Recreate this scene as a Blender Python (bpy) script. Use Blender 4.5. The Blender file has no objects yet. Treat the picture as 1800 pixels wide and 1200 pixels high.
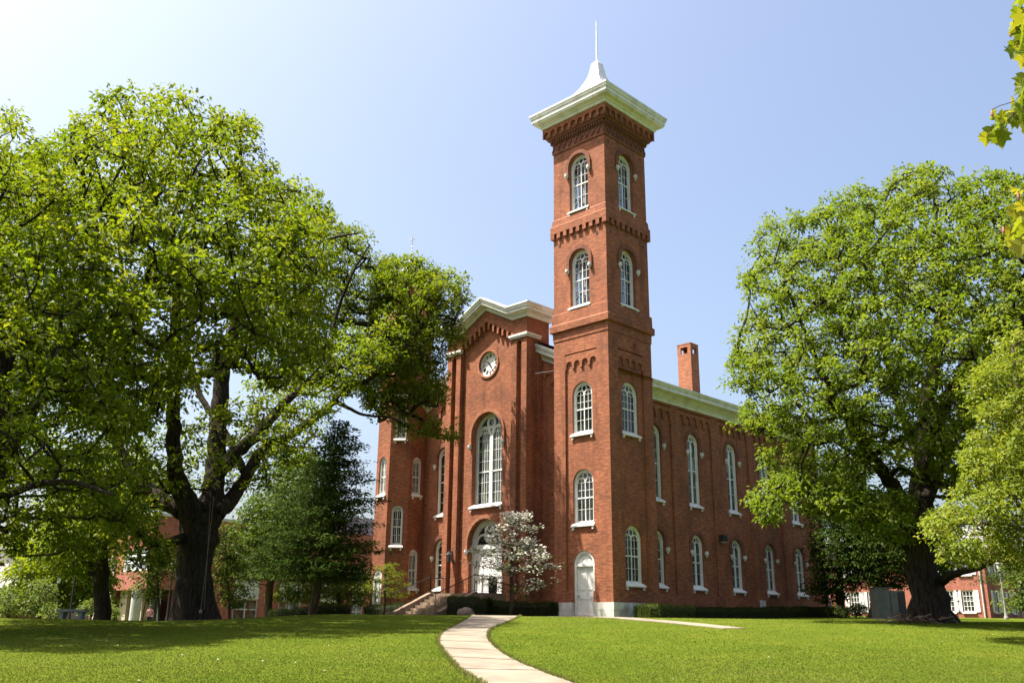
import bpy, math, random
import numpy as np
from mathutils import Vector, Matrix
from mathutils.geometry import tessellate_polygon
rnd = random.Random(7)
S = bpy.context.scene
SUN_E, SKY_E, EXPO = 5.0, 0.097, 1.6
COL = S.collection
# ------------------------------------------------------------------ camera
K = 0.7
FPX, PITCH, ROLL, YAW = 1622.92, 0.29727796, 0.01112533, -0.77618925
CAM = np.array([45.5475322 * K, -57.7528931 * K, -3.70661174 * K + 2.24])
_fw = np.array([math.sin(YAW) * math.cos(PITCH), math.cos(YAW) * math.cos(PITCH), math.sin(PITCH)])
_r = np.array([math.cos(YAW), -math.sin(YAW), 0.0])
_u = np.cross(_r, _fw)
_R = _r * math.cos(ROLL) + _u * math.sin(ROLL)
_U = -_r * math.sin(ROLL) + _u * math.cos(ROLL)
H2 = np.array([math.sin(YAW), math.cos(YAW)])          # heading on the ground
cam_data = bpy.data.cameras.new('camera')
cam_data.sensor_width = 36.0
cam_data.lens = FPX / 1800 * 36.0
cam_data.clip_start = 0.1
cam_data.clip_end = 3000
cam = bpy.data.objects.new('camera', cam_data)
COL.objects.link(cam)
M = Matrix(((_R[0], _U[0], -_fw[0], CAM[0]), (_R[1], _U[1], -_fw[1], CAM[1]), (_R[2], _U[2], -_fw[2], CAM[2]), (0, 0, 0, 1)))
cam.matrix_world = M
S.camera = cam

def at(px, py, D):
    """point seen at a photo pixel, D metres away on the ground"""
    d = _fw * FPX + _R * (px - 900) + _U * (600 - py)
    return CAM + d * (D / math.hypot(d[0], d[1]))

# ------------------------------------------------------------------ ground height
def sstep(a, b, x):
    t = np.clip((x - a) / (b - a), 0, 1)
    return t * t * (3 - 2 * t)

def ground(x, y):
    x = np.asarray(x, float); y = np.asarray(y, float)
    dx = x - CAM[0]; dy = y - CAM[1]
    s = dx * H2[0] + dy * H2[1]
    l = dx * _r[0] + dy * _r[1]
    k = 0.05
    lin = -1.95 + 1.95 * s / 40.0
    # soft min(lin, 0)
    a = 0.5 * (lin + 0 - np.sqrt((lin - 0) ** 2 + k * k))
    a = np.where(s < 0, -1.95, a)
    wl = sstep(-7.0, -15.0, l)
    left = np.where(s > 33, -0.345 - (s - 33) * 0.0150, a)
    left = np.minimum(left, a)
    left = np.maximum(left, -1.35)
    wr = sstep(8.0, 20.0, l)
    right = a + np.clip(s - 44, 0, 50) * 0.016
    z = a * (1 - wl) + left * wl
    z = z * (1 - wr) + right * wr
    z = z + 0.03 * np.sin(x * 0.37 + y * 0.21) * np.sin(y * 0.31) * sstep(41, 34, s)
    return z

def gz(x, y):
    return float(ground(x, y))

def ground_at(px, py):
    d = _fw * FPX + _R * (px - 900) + _U * (600 - py)
    d = d / math.hypot(d[0], d[1])
    t = np.arange(6, 90, 0.02)
    P = CAM[None] + t[:, None] * d[None]
    below = P[:, 2] <= ground(P[:, 0], P[:, 1])
    i = int(np.argmax(below)) if below.any() else len(t) - 1
    return P[i]

# ------------------------------------------------------------------ materials
def new_mat(name):
    m = bpy.data.materials.new(name)
    m.use_nodes = True
    nt = m.node_tree
    for n in list(nt.nodes):
        nt.nodes.remove(n)
    out = nt.nodes.new('ShaderNodeOutputMaterial')
    return m, nt, out

def node(nt, t, **kw):
    n = nt.nodes.new(t)
    for k, v in kw.items():
        if k.startswith('i_'):
            key = k[2:].replace('_', ' ')
            n.inputs[key].default_value = v
        else:
            setattr(n, k, v)
    return n

def c4(c):
    return (c[0], c[1], c[2], 1.0)

def principled(nt, out, rough=0.7, spec=0.3):
    p = nt.nodes.new('ShaderNodeBsdfPrincipled')
    p.inputs['Roughness'].default_value = rough
    p.inputs['Specular IOR Level'].default_value = spec
    nt.links.new(p.outputs[0], out.inputs[0])
    return p

def mottled(name, c1, c2, scale=3.0, rough=0.7, bump=0.0, bscale=40, spec=0.3, c3=None, scale3=0.4, detail=6):
    """noise-mixed paint / stone / soil"""
    m, nt, out = new_mat(name)
    p = principled(nt, out, rough, spec)
    tc = node(nt, 'ShaderNodeNewGeometry')
    n = node(nt, 'ShaderNodeTexNoise'); n.inputs['Scale'].default_value = scale; n.inputs['Detail'].default_value = detail
    nt.links.new(tc.outputs['Position'], n.inputs['Vector'])
    r = node(nt, 'ShaderNodeValToRGB')
    r.color_ramp.elements[0].position = 0.35; r.color_ramp.elements[1].position = 0.65
    r.color_ramp.elements[0].color = c4(c1); r.color_ramp.elements[1].color = c4(c2)
    nt.links.new(n.outputs[0], r.inputs[0])
    last = r.outputs[0]
    if c3:
        n3 = node(nt, 'ShaderNodeTexNoise'); n3.inputs['Scale'].default_value = scale3; n3.inputs['Detail'].default_value = 4
        nt.links.new(tc.outputs['Position'], n3.inputs['Vector'])
        mr = node(nt, 'ShaderNodeMapRange'); mr.inputs[1].default_value = 0.5; mr.inputs[2].default_value = 0.7
        nt.links.new(n3.outputs[0], mr.inputs[0])
        mx = node(nt, 'ShaderNodeMix', data_type='RGBA')
        nt.links.new(mr.outputs[0], mx.inputs[0]); nt.links.new(last, mx.inputs[6]); mx.inputs[7].default_value = c4(c3)
        last = mx.outputs[2]
    nt.links.new(last, p.inputs['Base Color'])
    if bump:
        b = node(nt, 'ShaderNodeBump'); b.inputs['Strength'].default_value = bump; b.inputs['Distance'].default_value = 0.02
        nb = node(nt, 'ShaderNodeTexNoise'); nb.inputs['Scale'].default_value = bscale; nb.inputs['Detail'].default_value = 4
        nt.links.new(tc.outputs['Position'], nb.inputs['Vector']); nt.links.new(nb.outputs[0], b.inputs['Height'])
        nt.links.new(b.outputs[0], p.inputs['Normal'])
    return m

def brick(name, ca, cb, mort, var=1.0, soot=(0.16, 0.055, 0.03), size=(0.215, 0.072)):
    m, nt, out = new_mat(name)
    p = principled(nt, out, 0.85, 0.2)
    uv = node(nt, 'ShaderNodeUVMap'); uv.uv_map = 'UVMap'
    bt = node(nt, 'ShaderNodeTexBrick')
    bt.inputs['Scale'].default_value = 1.0
    bt.inputs['Brick Width'].default_value = size[0]; bt.inputs['Row Height'].default_value = size[1]
    bt.inputs['Mortar Size'].default_value = 0.008; bt.inputs['Mortar Smooth'].default_value = 0.3
    bt.inputs['Bias'].default_value = -0.1
    bt.inputs['Color1'].default_value = c4(ca); bt.inputs['Color2'].default_value = c4(cb); bt.inputs['Mortar'].default_value = c4(mort)
    nt.links.new(uv.outputs[0], bt.inputs['Vector'])
    geo = node(nt, 'ShaderNodeNewGeometry')
    # weathering: broad patches and fine specks
    n1 = node(nt, 'ShaderNodeTexNoise'); n1.inputs['Scale'].default_value = 0.55; n1.inputs['Detail'].default_value = 7
    n1.inputs['Roughness'].default_value = 0.62
    nt.links.new(geo.outputs['Position'], n1.inputs['Vector'])
    r1 = node(nt, 'ShaderNodeMapRange'); r1.inputs[1].default_value = 0.42; r1.inputs[2].default_value = 0.78; r1.inputs[4].default_value = 0.6 * var
    nt.links.new(n1.outputs[0], r1.inputs[0])
    mx = node(nt, 'ShaderNodeMix', data_type='RGBA')
    nt.links.new(r1.outputs[0], mx.inputs[0]); nt.links.new(bt.outputs[0], mx.inputs[6]); mx.inputs[7].default_value = c4(soot)
    # per-course variation: noise stretched along the courses
    mp = node(nt, 'ShaderNodeMapping'); mp.inputs['Scale'].default_value = (2.2, 12.0, 1)
    nt.links.new(uv.outputs[0], mp.inputs[0])
    n2 = node(nt, 'ShaderNodeTexNoise'); n2.inputs['Scale'].default_value = 1.0; n2.inputs['Detail'].default_value = 3
    nt.links.new(mp.outputs[0], n2.inputs['Vector'])
    r2 = node(nt, 'ShaderNodeMapRange'); r2.inputs[1].default_value = 0.3; r2.inputs[2].default_value = 0.7; r2.inputs[3].default_value = 0.66; r2.inputs[4].default_value = 1.28
    nt.links.new(n2.outputs[0], r2.inputs[0])
    hs = node(nt, 'ShaderNodeHueSaturation')
    nt.links.new(mx.outputs[2], hs.inputs['Color']); nt.links.new(r2.outputs[0], hs.inputs['Value'])
    nt.links.new(hs.outputs[0], p.inputs['Base Color'])
    # rain streaks run down the wall
    mp3 = node(nt, 'ShaderNodeMapping'); mp3.inputs['Scale'].default_value = (2.4, 0.16, 1)
    nt.links.new(uv.outputs[0], mp3.inputs[0])
    n4 = node(nt, 'ShaderNodeTexNoise'); n4.inputs['Scale'].default_value = 1.0; n4.inputs['Detail'].default_value = 5
    nt.links.new(mp3.outputs[0], n4.inputs['Vector'])
    r4 = node(nt, 'ShaderNodeMapRange'); r4.inputs[1].default_value = 0.5; r4.inputs[2].default_value = 0.75; r4.inputs[3].default_value = 1.0; r4.inputs[4].default_value = 0.72
    nt.links.new(n4.outputs[0], r4.inputs[0])
    hs2 = node(nt, 'ShaderNodeHueSaturation'); nt.links.new(hs.outputs[0], hs2.inputs['Color']); nt.links.new(r4.outputs[0], hs2.inputs['Value'])
    nt.links.new(hs2.outputs[0], p.inputs['Base Color'])
    b = node(nt, 'ShaderNodeBump'); b.inputs['Strength'].default_value = 0.4; b.inputs['Distance'].default_value = 0.008
    inv = node(nt, 'ShaderNodeMath', operation='SUBTRACT'); inv.inputs[0].default_value = 1.0
    nt.links.new(bt.outputs['Fac'], inv.inputs[1]); nt.links.new(inv.outputs[0], b.inputs['Height'])
    nt.links.new(b.outputs[0], p.inputs['Normal'])
    return m

def leafmat(name, cols, trans=0.45, rough=0.55, spec=0.16, tcol=None):
    """leaves: random tint per leaf, light passes through"""
    m, nt, out = new_mat(name)
    at_ = node(nt, 'ShaderNodeAttribute'); at_.attribute_name = 'tint'
    r = node(nt, 'ShaderNodeValToRGB')
    e = r.color_ramp.elements
    e[0].color = c4(cols[0]); e[0].position = 0.0
    e[1].color = c4(cols[-1]); e[1].position = 1.0
    for i, c in enumerate(cols[1:-1]):
        q = e.new((i + 1) / (len(cols) - 1)); q.color = c4(c)
    nt.links.new(at_.outputs['Fac'], r.inputs[0])
    p = nt.nodes.new('ShaderNodeBsdfPrincipled')
    p.inputs['Roughness'].default_value = rough; p.inputs['Specular IOR Level'].default_value = spec
    nt.links.new(r.outputs[0], p.inputs['Base Color'])
    t = node(nt, 'ShaderNodeBsdfTranslucent')
    if tcol:
        mm = node(nt, 'ShaderNodeMix', data_type='RGBA', blend_type='MULTIPLY'); mm.inputs[0].default_value = 1
        nt.links.new(r.outputs[0], mm.inputs[6]); mm.inputs[7].default_value = c4(tcol)
        nt.links.new(mm.outputs[2], t.inputs[0])
    else:
        nt.links.new(r.outputs[0], t.inputs[0])
    mix = node(nt, 'ShaderNodeMixShader'); mix.inputs[0].default_value = trans
    nt.links.new(p.outputs[0], mix.inputs[1]); nt.links.new(t.outputs[0], mix.inputs[2])
    nt.links.new(mix.outputs[0], out.inputs[0])
    return m

def glass(name, base=(0.02, 0.024, 0.022), clear=0.0, rough=0.03):
    m, nt, out = new_mat(name)
    p = nt.nodes.new('ShaderNodeBsdfPrincipled')
    p.inputs['Roughness'].default_value = rough; p.inputs['Specular IOR Level'].default_value = 0.5
    geo = node(nt, 'ShaderNodeNewGeometry')
    n = node(nt, 'ShaderNodeTexNoise'); n.inputs['Scale'].default_value = 1.6; n.inputs['Detail'].default_value = 2
    nt.links.new(geo.outputs['Position'], n.inputs['Vector'])
    r = node(nt, 'ShaderNodeValToRGB')
    r.color_ramp.elements[0].position = 0.42; r.color_ramp.elements[1].position = 0.62
    r.color_ramp.elements[0].color = c4([c * 0.5 for c in base]); r.color_ramp.elements[1].color = c4([c * 1.8 for c in base])
    nt.links.new(n.outputs[0], r.inputs[0]); nt.links.new(r.outputs[0], p.inputs['Base Color'])
    b = node(nt, 'ShaderNodeBump'); b.inputs['Strength'].default_value = 0.16; b.inputs['Distance'].default_value = 0.06
    nt.links.new(n.outputs[0], b.inputs['Height']); nt.links.new(b.outputs[0], p.inputs['Normal'])
    if clear:
        t = node(nt, 'ShaderNodeBsdfTransparent'); t.inputs[0].default_value = (0.9, 0.93, 0.95, 1)
        mix = node(nt, 'ShaderNodeMixShader'); mix.inputs[0].default_value = clear
        nt.links.new(p.outputs[0], mix.inputs[1]); nt.links.new(t.outputs[0], mix.inputs[2])
        nt.links.new(mix.outputs[0], out.inputs[0])
    else:
        nt.links.new(p.outputs[0], out.inputs[0])
    return m

def barkmat(name, c1, c2, moss=None):
    m, nt, out = new_mat(name)
    p = principled(nt, out, 0.95, 0.1)
    geo = node(nt, 'ShaderNodeNewGeometry')
    mp = node(nt, 'ShaderNodeMapping'); mp.inputs['Scale'].default_value = (7, 7, 0.9)
    nt.links.new(geo.outputs['Position'], mp.inputs[0])
    n = node(nt, 'ShaderNodeTexNoise'); n.inputs['Scale'].default_value = 1.6; n.inputs['Detail'].default_value = 8; n.inputs['Roughness'].default_value = 0.7
    nt.links.new(mp.outputs[0], n.inputs['Vector'])
    r = node(nt, 'ShaderNodeValToRGB')
    r.color_ramp.elements[0].position = 0.38; r.color_ramp.elements[1].position = 0.66
    r.color_ramp.elements[0].color = c4(c1); r.color_ramp.elements[1].color = c4(c2)
    nt.links.new(n.outputs[0], r.inputs[0]); nt.links.new(r.outputs[0], p.inputs['Base Color'])
    b = node(nt, 'ShaderNodeBump'); b.inputs['Strength'].default_value = 0.9; b.inputs['Distance'].default_value = 0.08
    nt.links.new(n.outputs[0], b.inputs['Height']); nt.links.new(b.outputs[0], p.inputs['Normal'])
    return m

BRICK = brick('red_brick', (0.315, 0.096, 0.038), (0.190, 0.053, 0.024), (0.34, 0.175, 0.105), 1.35, (0.115, 0.048, 0.030))
BRICK_DK = brick('dark_brick', (0.20, 0.068, 0.036), (0.13, 0.045, 0.026), (0.20, 0.11, 0.075))
BRICK_BG = brick('plain_red_brick', (0.34, 0.105, 0.065), (0.28, 0.08, 0.05), (0.36, 0.2, 0.15), 0.5)
BRICK_CH = brick('orange_brick', (0.34, 0.115, 0.05), (0.24, 0.075, 0.036), (0.38, 0.22, 0.14), 0.6)
WHITE = mottled('white_paint', (0.64, 0.63, 0.59), (0.74, 0.73, 0.70), 6, 0.5, c3=(0.6, 0.58, 0.52), scale3=1.1)
CREAM = mottled('weathered_white_paint', (0.62, 0.61, 0.55), (0.70, 0.69, 0.63), 2.5, 0.55, c3=(0.50, 0.48, 0.41), scale3=1.6)
STONE = mottled('limestone', (0.50, 0.47, 0.42), (0.62, 0.60, 0.56), 3, 0.8, 0.4, 20, c3=(0.32, 0.27, 0.22), scale3=1.4)
STEPS = mottled('step_stone', (0.19, 0.132, 0.09), (0.28, 0.205, 0.145), 4, 0.85, 0.4, 25, c3=(0.15, 0.105, 0.07), scale3=1.5)
TIN = mottled('pale_tin_roof', (0.62, 0.61, 0.62), (0.72, 0.70, 0.70), 3, 0.4, spec=0.5)
ROOF = mottled('grey_roof', (0.16, 0.15, 0.15), (0.23, 0.22, 0.21), 2, 0.8)
IRON = mottled('black_iron', (0.018, 0.018, 0.018), (0.03, 0.03, 0.03), 8, 0.5)
GLASS = glass('dark_window_glass', (0.016, 0.019, 0.017))
GLASS_B = glass('blind_window_glass', (0.075, 0.085, 0.08))
GLASS_G = glass('green_window_glass', (0.05, 0.06, 0.045))
GLASS_C = glass('clear_window_glass', (0.05, 0.055, 0.065), 0.82)
DARK = mottled('dark_interior', (0.05, 0.045, 0.04), (0.09, 0.08, 0.07), 1, 0.9)
CLOCKW = mottled('clock_white', (0.72, 0.72, 0.70), (0.80, 0.80, 0.78), 4, 0.5)
CLOCKB = mottled('clock_black', (0.02, 0.02, 0.025), (0.035, 0.035, 0.04), 4, 0.5)
PIPE = mottled('grey_pipe', (0.42, 0.42, 0.42), (0.55, 0.55, 0.55), 5, 0.5)
GREYBOX = mottled('grey_green_metal', (0.075, 0.085, 0.075), (0.10, 0.11, 0.10), 3, 0.6)
CONC = mottled('concrete_walk', (0.175, 0.142, 0.102), (0.225, 0.186, 0.136), 1.3, 0.9, 0.35, 60, c3=(0.135, 0.105, 0.074), scale3=0.8)
CONCB = mottled('bench_concrete', (0.10, 0.11, 0.12), (0.18, 0.185, 0.19), 5, 0.9, 0.4, 40)
BARK = barkmat('oak_bark', (0.012, 0.009, 0.007), (0.055, 0.042, 0.031))
BARK2 = barkmat('young_bark', (0.04, 0.028, 0.02), (0.11, 0.08, 0.06))
MULCH = mottled('mulch', (0.06, 0.035, 0.022), (0.13, 0.075, 0.05), 9, 1.0, 1.0, 30)
ROCK = mottled('pink_granite', (0.13, 0.09, 0.075), (0.22, 0.155, 0.135), 9, 0.8, 0.5, 20)
TAN = mottled('tan_panel', (0.42, 0.33, 0.24), (0.50, 0.40, 0.30), 2, 0.8)
GREYPANEL = mottled('grey_panel', (0.40, 0.40, 0.37), (0.50, 0.50, 0.47), 2, 0.7)
METALROOF = mottled('blue_grey_metal_roof', (0.24, 0.25, 0.28), (0.30, 0.31, 0.34), 2, 0.5)

# ------------------------------------------------------------------ mesh builder
class MB:
    def __init__(self):
        self.v = []; self.f = []; self.m = []; self.mats = []
    def mi(self, mat):
        if mat not in self.mats:
            self.mats.append(mat)
        return self.mats.index(mat)
    def add(self, vs, fs, mat):
        o = len(self.v); k = self.mi(mat)
        self.v.extend([tuple(map(float, p)) for p in vs])
        for f in fs:
            self.f.append([i + o for i in f]); self.m.append(k)
    def box(self, x0, x1, y0, y1, z0, z1, mat):
        vs = [(x, y, z) for x in (x0, x1) for y in (y0, y1) for z in (z0, z1)]
        self.add(vs, [(0, 1, 3, 2), (4, 6, 7, 5), (0, 4, 5, 1), (2, 3, 7, 6), (0, 2, 6, 4), (1, 5, 7, 3)], mat)
    def fbox(self, fr, u0, u1, z0, z1, w0, w1, mat):
        self.panel(fr, [(u0, z0), (u1, z0), (u1, z1), (u0, z1)], [], w0, w1, mat)
    def panel(self, fr, outline, holes, w0, w1, mat, back=True, front=True):
        """2-D outline with holes in the frame's wall plane, thick from w0 to w1 (outward)"""
        loops = [list(outline)] + [list(h) for h in holes]
        flat = [p for l in loops for p in l]
        n = len(flat)
        tri = tessellate_polygon([[Vector((p[0], p[1], 0)) for p in l] for l in loops])
        vs = [fr.p(p[0], p[1], w1) for p in flat] + [fr.p(p[0], p[1], w0) for p in flat]
        fs = []
        for t in tri:
            a, b, c = t
            ar = (flat[b][0] - flat[a][0]) * (flat[c][1] - flat[a][1]) - (flat[b][1] - flat[a][1]) * (flat[c][0] - flat[a][0])
            if abs(ar) < 1e-10:
                continue
            if ar < 0:
                a, b, c = a, c, b
            if front: fs.append((a, b, c))
            if back: fs.append((c + n, b + n, a + n))
        o = 0
        for l in loops:
            k = len(l)
            for i in range(k):
                j = (i + 1) % k
                fs.append((o + i, o + i + n, o + j + n, o + j))
            o += k
        self.add(vs, fs, mat)
    def sweep(self, path, profile, mat, closed=False, cap=True):
        """path: list of (point, miter); profile: list of (w, t)"""
        n = len(path); k = len(profile)
        vs = []
        for P, m in path:
            for w, t in profile:
                vs.append((P[0] + m[0] * w, P[1] + m[1] * w, P[2] + t))
        fs = []
        for i in range(n if closed else n - 1):
            j = (i + 1) % n
            for q in range(k - 1):
                fs.append((i * k + q, j * k + q, j * k + q + 1, i * k + q + 1))
        if cap and not closed:
            fs.append(tuple(range(k))); fs.append(tuple(reversed(range((n - 1) * k, n * k))))
        self.add(vs, fs, mat)
    def tube(self, pts, r, mat, n=8, cap=True):
        pts = [np.array(p, float) for p in pts]
        rs = r if isinstance(r, (list, tuple)) else [r] * len(pts)
        vs = []; fs = []
        prev = None
        for i, p in enumerate(pts):
            d = pts[min(i + 1, len(pts) - 1)] - pts[max(i - 1, 0)]
            d = d / (np.linalg.norm(d) + 1e-9)
            a = np.cross(d, [0, 0, 1.0]) if prev is None else prev - d * (prev @ d)
            if np.linalg.norm(a) < 1e-3: a = np.cross(d, [1.0, 0, 0])
            a = a / np.linalg.norm(a); prev = a
            b = np.cross(d, a)
            for q in range(n):
                t = 2 * math.pi * q / n
                vs.append(p + (a * math.cos(t) + b * math.sin(t)) * rs[i])
        for i in range(len(pts) - 1):
            for q in range(n):
                q2 = (q + 1) % n
                fs.append((i * n + q, i * n + q2, (i + 1) * n + q2, (i + 1) * n + q))
        if cap:
            fs.append(tuple(reversed(range(n)))); fs.append(tuple(range((len(pts) - 1) * n, len(pts) * n)))
        self.add(vs, fs, mat)
    def lathe(self, c, prof, mat, n=16, sx=1, sy=1):
        vs = []; fs = []
        for r, z in prof:
            for q in range(n):
                t = 2 * math.pi * q / n
                vs.append((c[0] + r * sx * math.cos(t), c[1] + r * sy * math.sin(t), c[2] + z))
        for i in range(len(prof) - 1):
            for q in range(n):
                q2 = (q + 1) % n
                fs.append((i * n + q, i * n + q2, (i + 1) * n + q2, (i + 1) * n + q))
        fs.append(tuple(reversed(range(n)))); fs.append(tuple(range((len(prof) - 1) * n, len(prof) * n)))
        self.add(vs, fs, mat)
    def build(self, name, parent=None, smooth=False):
        me = bpy.data.meshes.new(name)
        me.from_pydata(self.v, [], self.f)
        for mt in self.mats:
            me.materials.append(mt)
        me.polygons.foreach_set('material_index', self.m)
        if smooth:
            me.polygons.foreach_set('use_smooth', [True] * len(self.f))
        box_uv(me)
        me.update()
        o = bpy.data.objects.new(name, me)
        COL.objects.link(o)
        if parent is not None:
            attach(o, parent)
        return o

def box_uv(me):
    n = len(me.polygons)
    if n == 0: return
    uvl = me.uv_layers.new(name='UVMap')
    co = np.empty(len(me.vertices) * 3); me.vertices.foreach_get('co', co); co = co.reshape(-1, 3)
    no = np.empty(n * 3); me.polygons.foreach_get('normal', no); no = no.reshape(-1, 3)
    tot = np.empty(n, dtype=np.int32); me.polygons.foreach_get('loop_total', tot)
    vi = np.empty(len(me.loops), dtype=np.int32); me.loops.foreach_get('vertex_index', vi)
    nl = np.repeat(no, tot, axis=0); p = co[vi]
    hz = np.hypot(nl[:, 0], nl[:, 1])
    flat = np.abs(nl[:, 2]) > 0.8
    s = np.maximum(hz, 1e-6)
    u = np.where(flat, p[:, 0], (-nl[:, 1] * p[:, 0] + nl[:, 0] * p[:, 1]) / s)
    v = np.where(flat, p[:, 1], p[:, 2])
    uvl.data.foreach_set('uv', np.stack([u, v], -1).ravel())

def wloc(o):
    m = Matrix.Identity(4)
    while o is not None:
        m = (o.matrix_parent_inverse @ o.matrix_basis if o.parent else o.matrix_basis) @ m
        o = o.parent
    return m

def attach(o, parent):
    o.parent = parent
    o.matrix_parent_inverse = wloc(parent).inverted()

class Fr:
    def __init__(self, o, u):
        l = math.hypot(u[0], u[1])
        self.o = np.array(o, float); self.u = np.array([u[0] / l, u[1] / l, 0]); self.n = np.array([u[1] / l, -u[0] / l, 0])
    def p(self, u, z, w):
        q = self.o + self.u * u + self.n * w
        return (q[0], q[1], q[2] + z)

def thing(name, label, cat, loc, group=None):
    o = bpy.data.objects.new(name, None)
    COL.objects.link(o)
    o.empty_display_size = 0.3
    o.location = tuple(map(float, loc))
    tag(o, label, cat, group)
    return o

def tag(o, label, cat, group=None, kind=None):
    if label: o['label'] = label
    if cat: o['category'] = cat
    if group: o['group'] = group
    if kind: o['kind'] = kind
    return o

def arch(cu, zb, zt, w, n=18):
    r = w / 2; zs = zt - r
    pts = [(cu - r, zb), (cu + r, zb)]
    for i in range(n + 1):
        t = math.pi * i / n
        pts.append((cu + r * math.cos(t), zs + r * math.sin(t)))
    return pts

def ring(cu, cz, r0, r1, t0=0, t1=math.pi, n=16):
    out = [(cu + r1 * math.cos(t0 + (t1 - t0) * i / n), cz + r1 * math.sin(t0 + (t1 - t0) * i / n)) for i in range(n + 1)]
    inn = [(cu + r0 * math.cos(t0 + (t1 - t0) * i / n), cz + r0 * math.sin(t0 + (t1 - t0) * i / n)) for i in range(n + 1)]
    return out + inn[::-1]

def circle(cu, cz, r, n=20):
    return [(cu + r * math.cos(2 * math.pi * i / n), cz + r * math.sin(2 * math.pi * i / n)) for i in range(n)]

def rect(u0, u1, z0, z1):
    return [(u0, z0), (u1, z0), (u1, z1), (u0, z1)]

def arcade_edge(u0, u1, zb, n, leg=0.13, hleg=0.2, rake=None, na=8):
    """underside of an arched corbel table, from u1 back to u0"""
    rake = rake or (lambda u: 0.0)
    pitch = (u1 - u0) / n
    r = (pitch - leg) / 2
    pts = []
    for k in range(n - 1, -1, -1):
        a = u0 + k * pitch; c = a + pitch / 2
        zc = zb + hleg + rake(c)
        ru = rake(c + r); 
        pts.append((c + pitch / 2 - 0.0 if k == n - 1 else c + r + 0.001, zb + rake(c + pitch / 2)))
        pts.append((c + r, zb + rake(c + pitch / 2)))
        for i in range(na + 1):
            t = math.pi * i / na
            pts.append((c + r * math.cos(t), zc + r * math.sin(t)))
        pts.append((c - r, zb + rake(c - pitch / 2)))
    pts.append((u0, zb + rake(u0)))
    # drop duplicate points
    out = []
    for p in pts:
        if not out or abs(p[0] - out[-1][0]) + abs(p[1] - out[-1][1]) > 1e-4:
            out.append(p)
    return out

# ================================================================== THE HALL
hall = thing('college_hall', 'large red brick hall with tall square tower, clock gable and white arched windows', 'building', (-10, 6, 0))

WIN = {}
def sill(fr, cu, zb, w, base, brackets=True, mat=None, ext=0.12, hh=0.26):
    mb = MB(); mat = mat or WHITE
    u0, u1 = cu - w / 2 - 0.02, cu + w / 2 + 0.02
    a0, a1 = cu - w / 2 - ext, cu + w / 2 + ext
    f = fr.p
    # sloped apron of the sill
    vs = [f(u0, zb + hh, base - 0.12), f(u1, zb + hh, base - 0.12), f(a1, zb + 0.07, base + 0.14), f(a0, zb + 0.07, base + 0.14),
          f(u0, zb + 0.0, base - 0.12), f(u1, zb + 0.0, base - 0.12), f(a1, zb + 0.0, base + 0.14), f(a0, zb + 0.0, base + 0.14)]
    mb.add(vs, [(3, 2, 1, 0), (7, 6, 2, 3), (4, 5, 6, 7), (0, 4, 7, 3), (2, 6, 5, 1), (0, 1, 5, 4)], mat)
    if brackets:
        for s in (a0 + 0.10, a1 - 0.20):
            mb.fbox(fr, s, s + 0.10, zb - 0.17, zb - 0.002, base + 0.003, base + 0.10, mat)
    return mb

def hood(fr, cu, zs, r0, r1, base, proj, stop_z, mat, smat, n=24):
    mb = MB()
    mb.panel(fr, ring(cu, zs, r0, r1, 0, math.pi, n), [], base - 0.01, base + proj, mat)
    for s in (-1, 1):
        a, b = (cu + s * r0, cu + s * r1) if s > 0 else (cu - r1, cu - r0)
        if stop_z < zs:
            mb.fbox(fr, a, b, stop_z + 0.18, zs, base - 0.01, base + proj, mat)
        # carved label stop
        m = (a + b) / 2
        c = fr.p(m, stop_z, base + 0.12)
        mb.lathe(c, [(0.02, -0.20), (0.05, -0.17), (0.085, -0.08), (0.125, -0.02), (0.135, 0.07), (0.115, 0.14), (0.125, 0.15), (0.125, 0.18)], smat, 10)
    return mb

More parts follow.
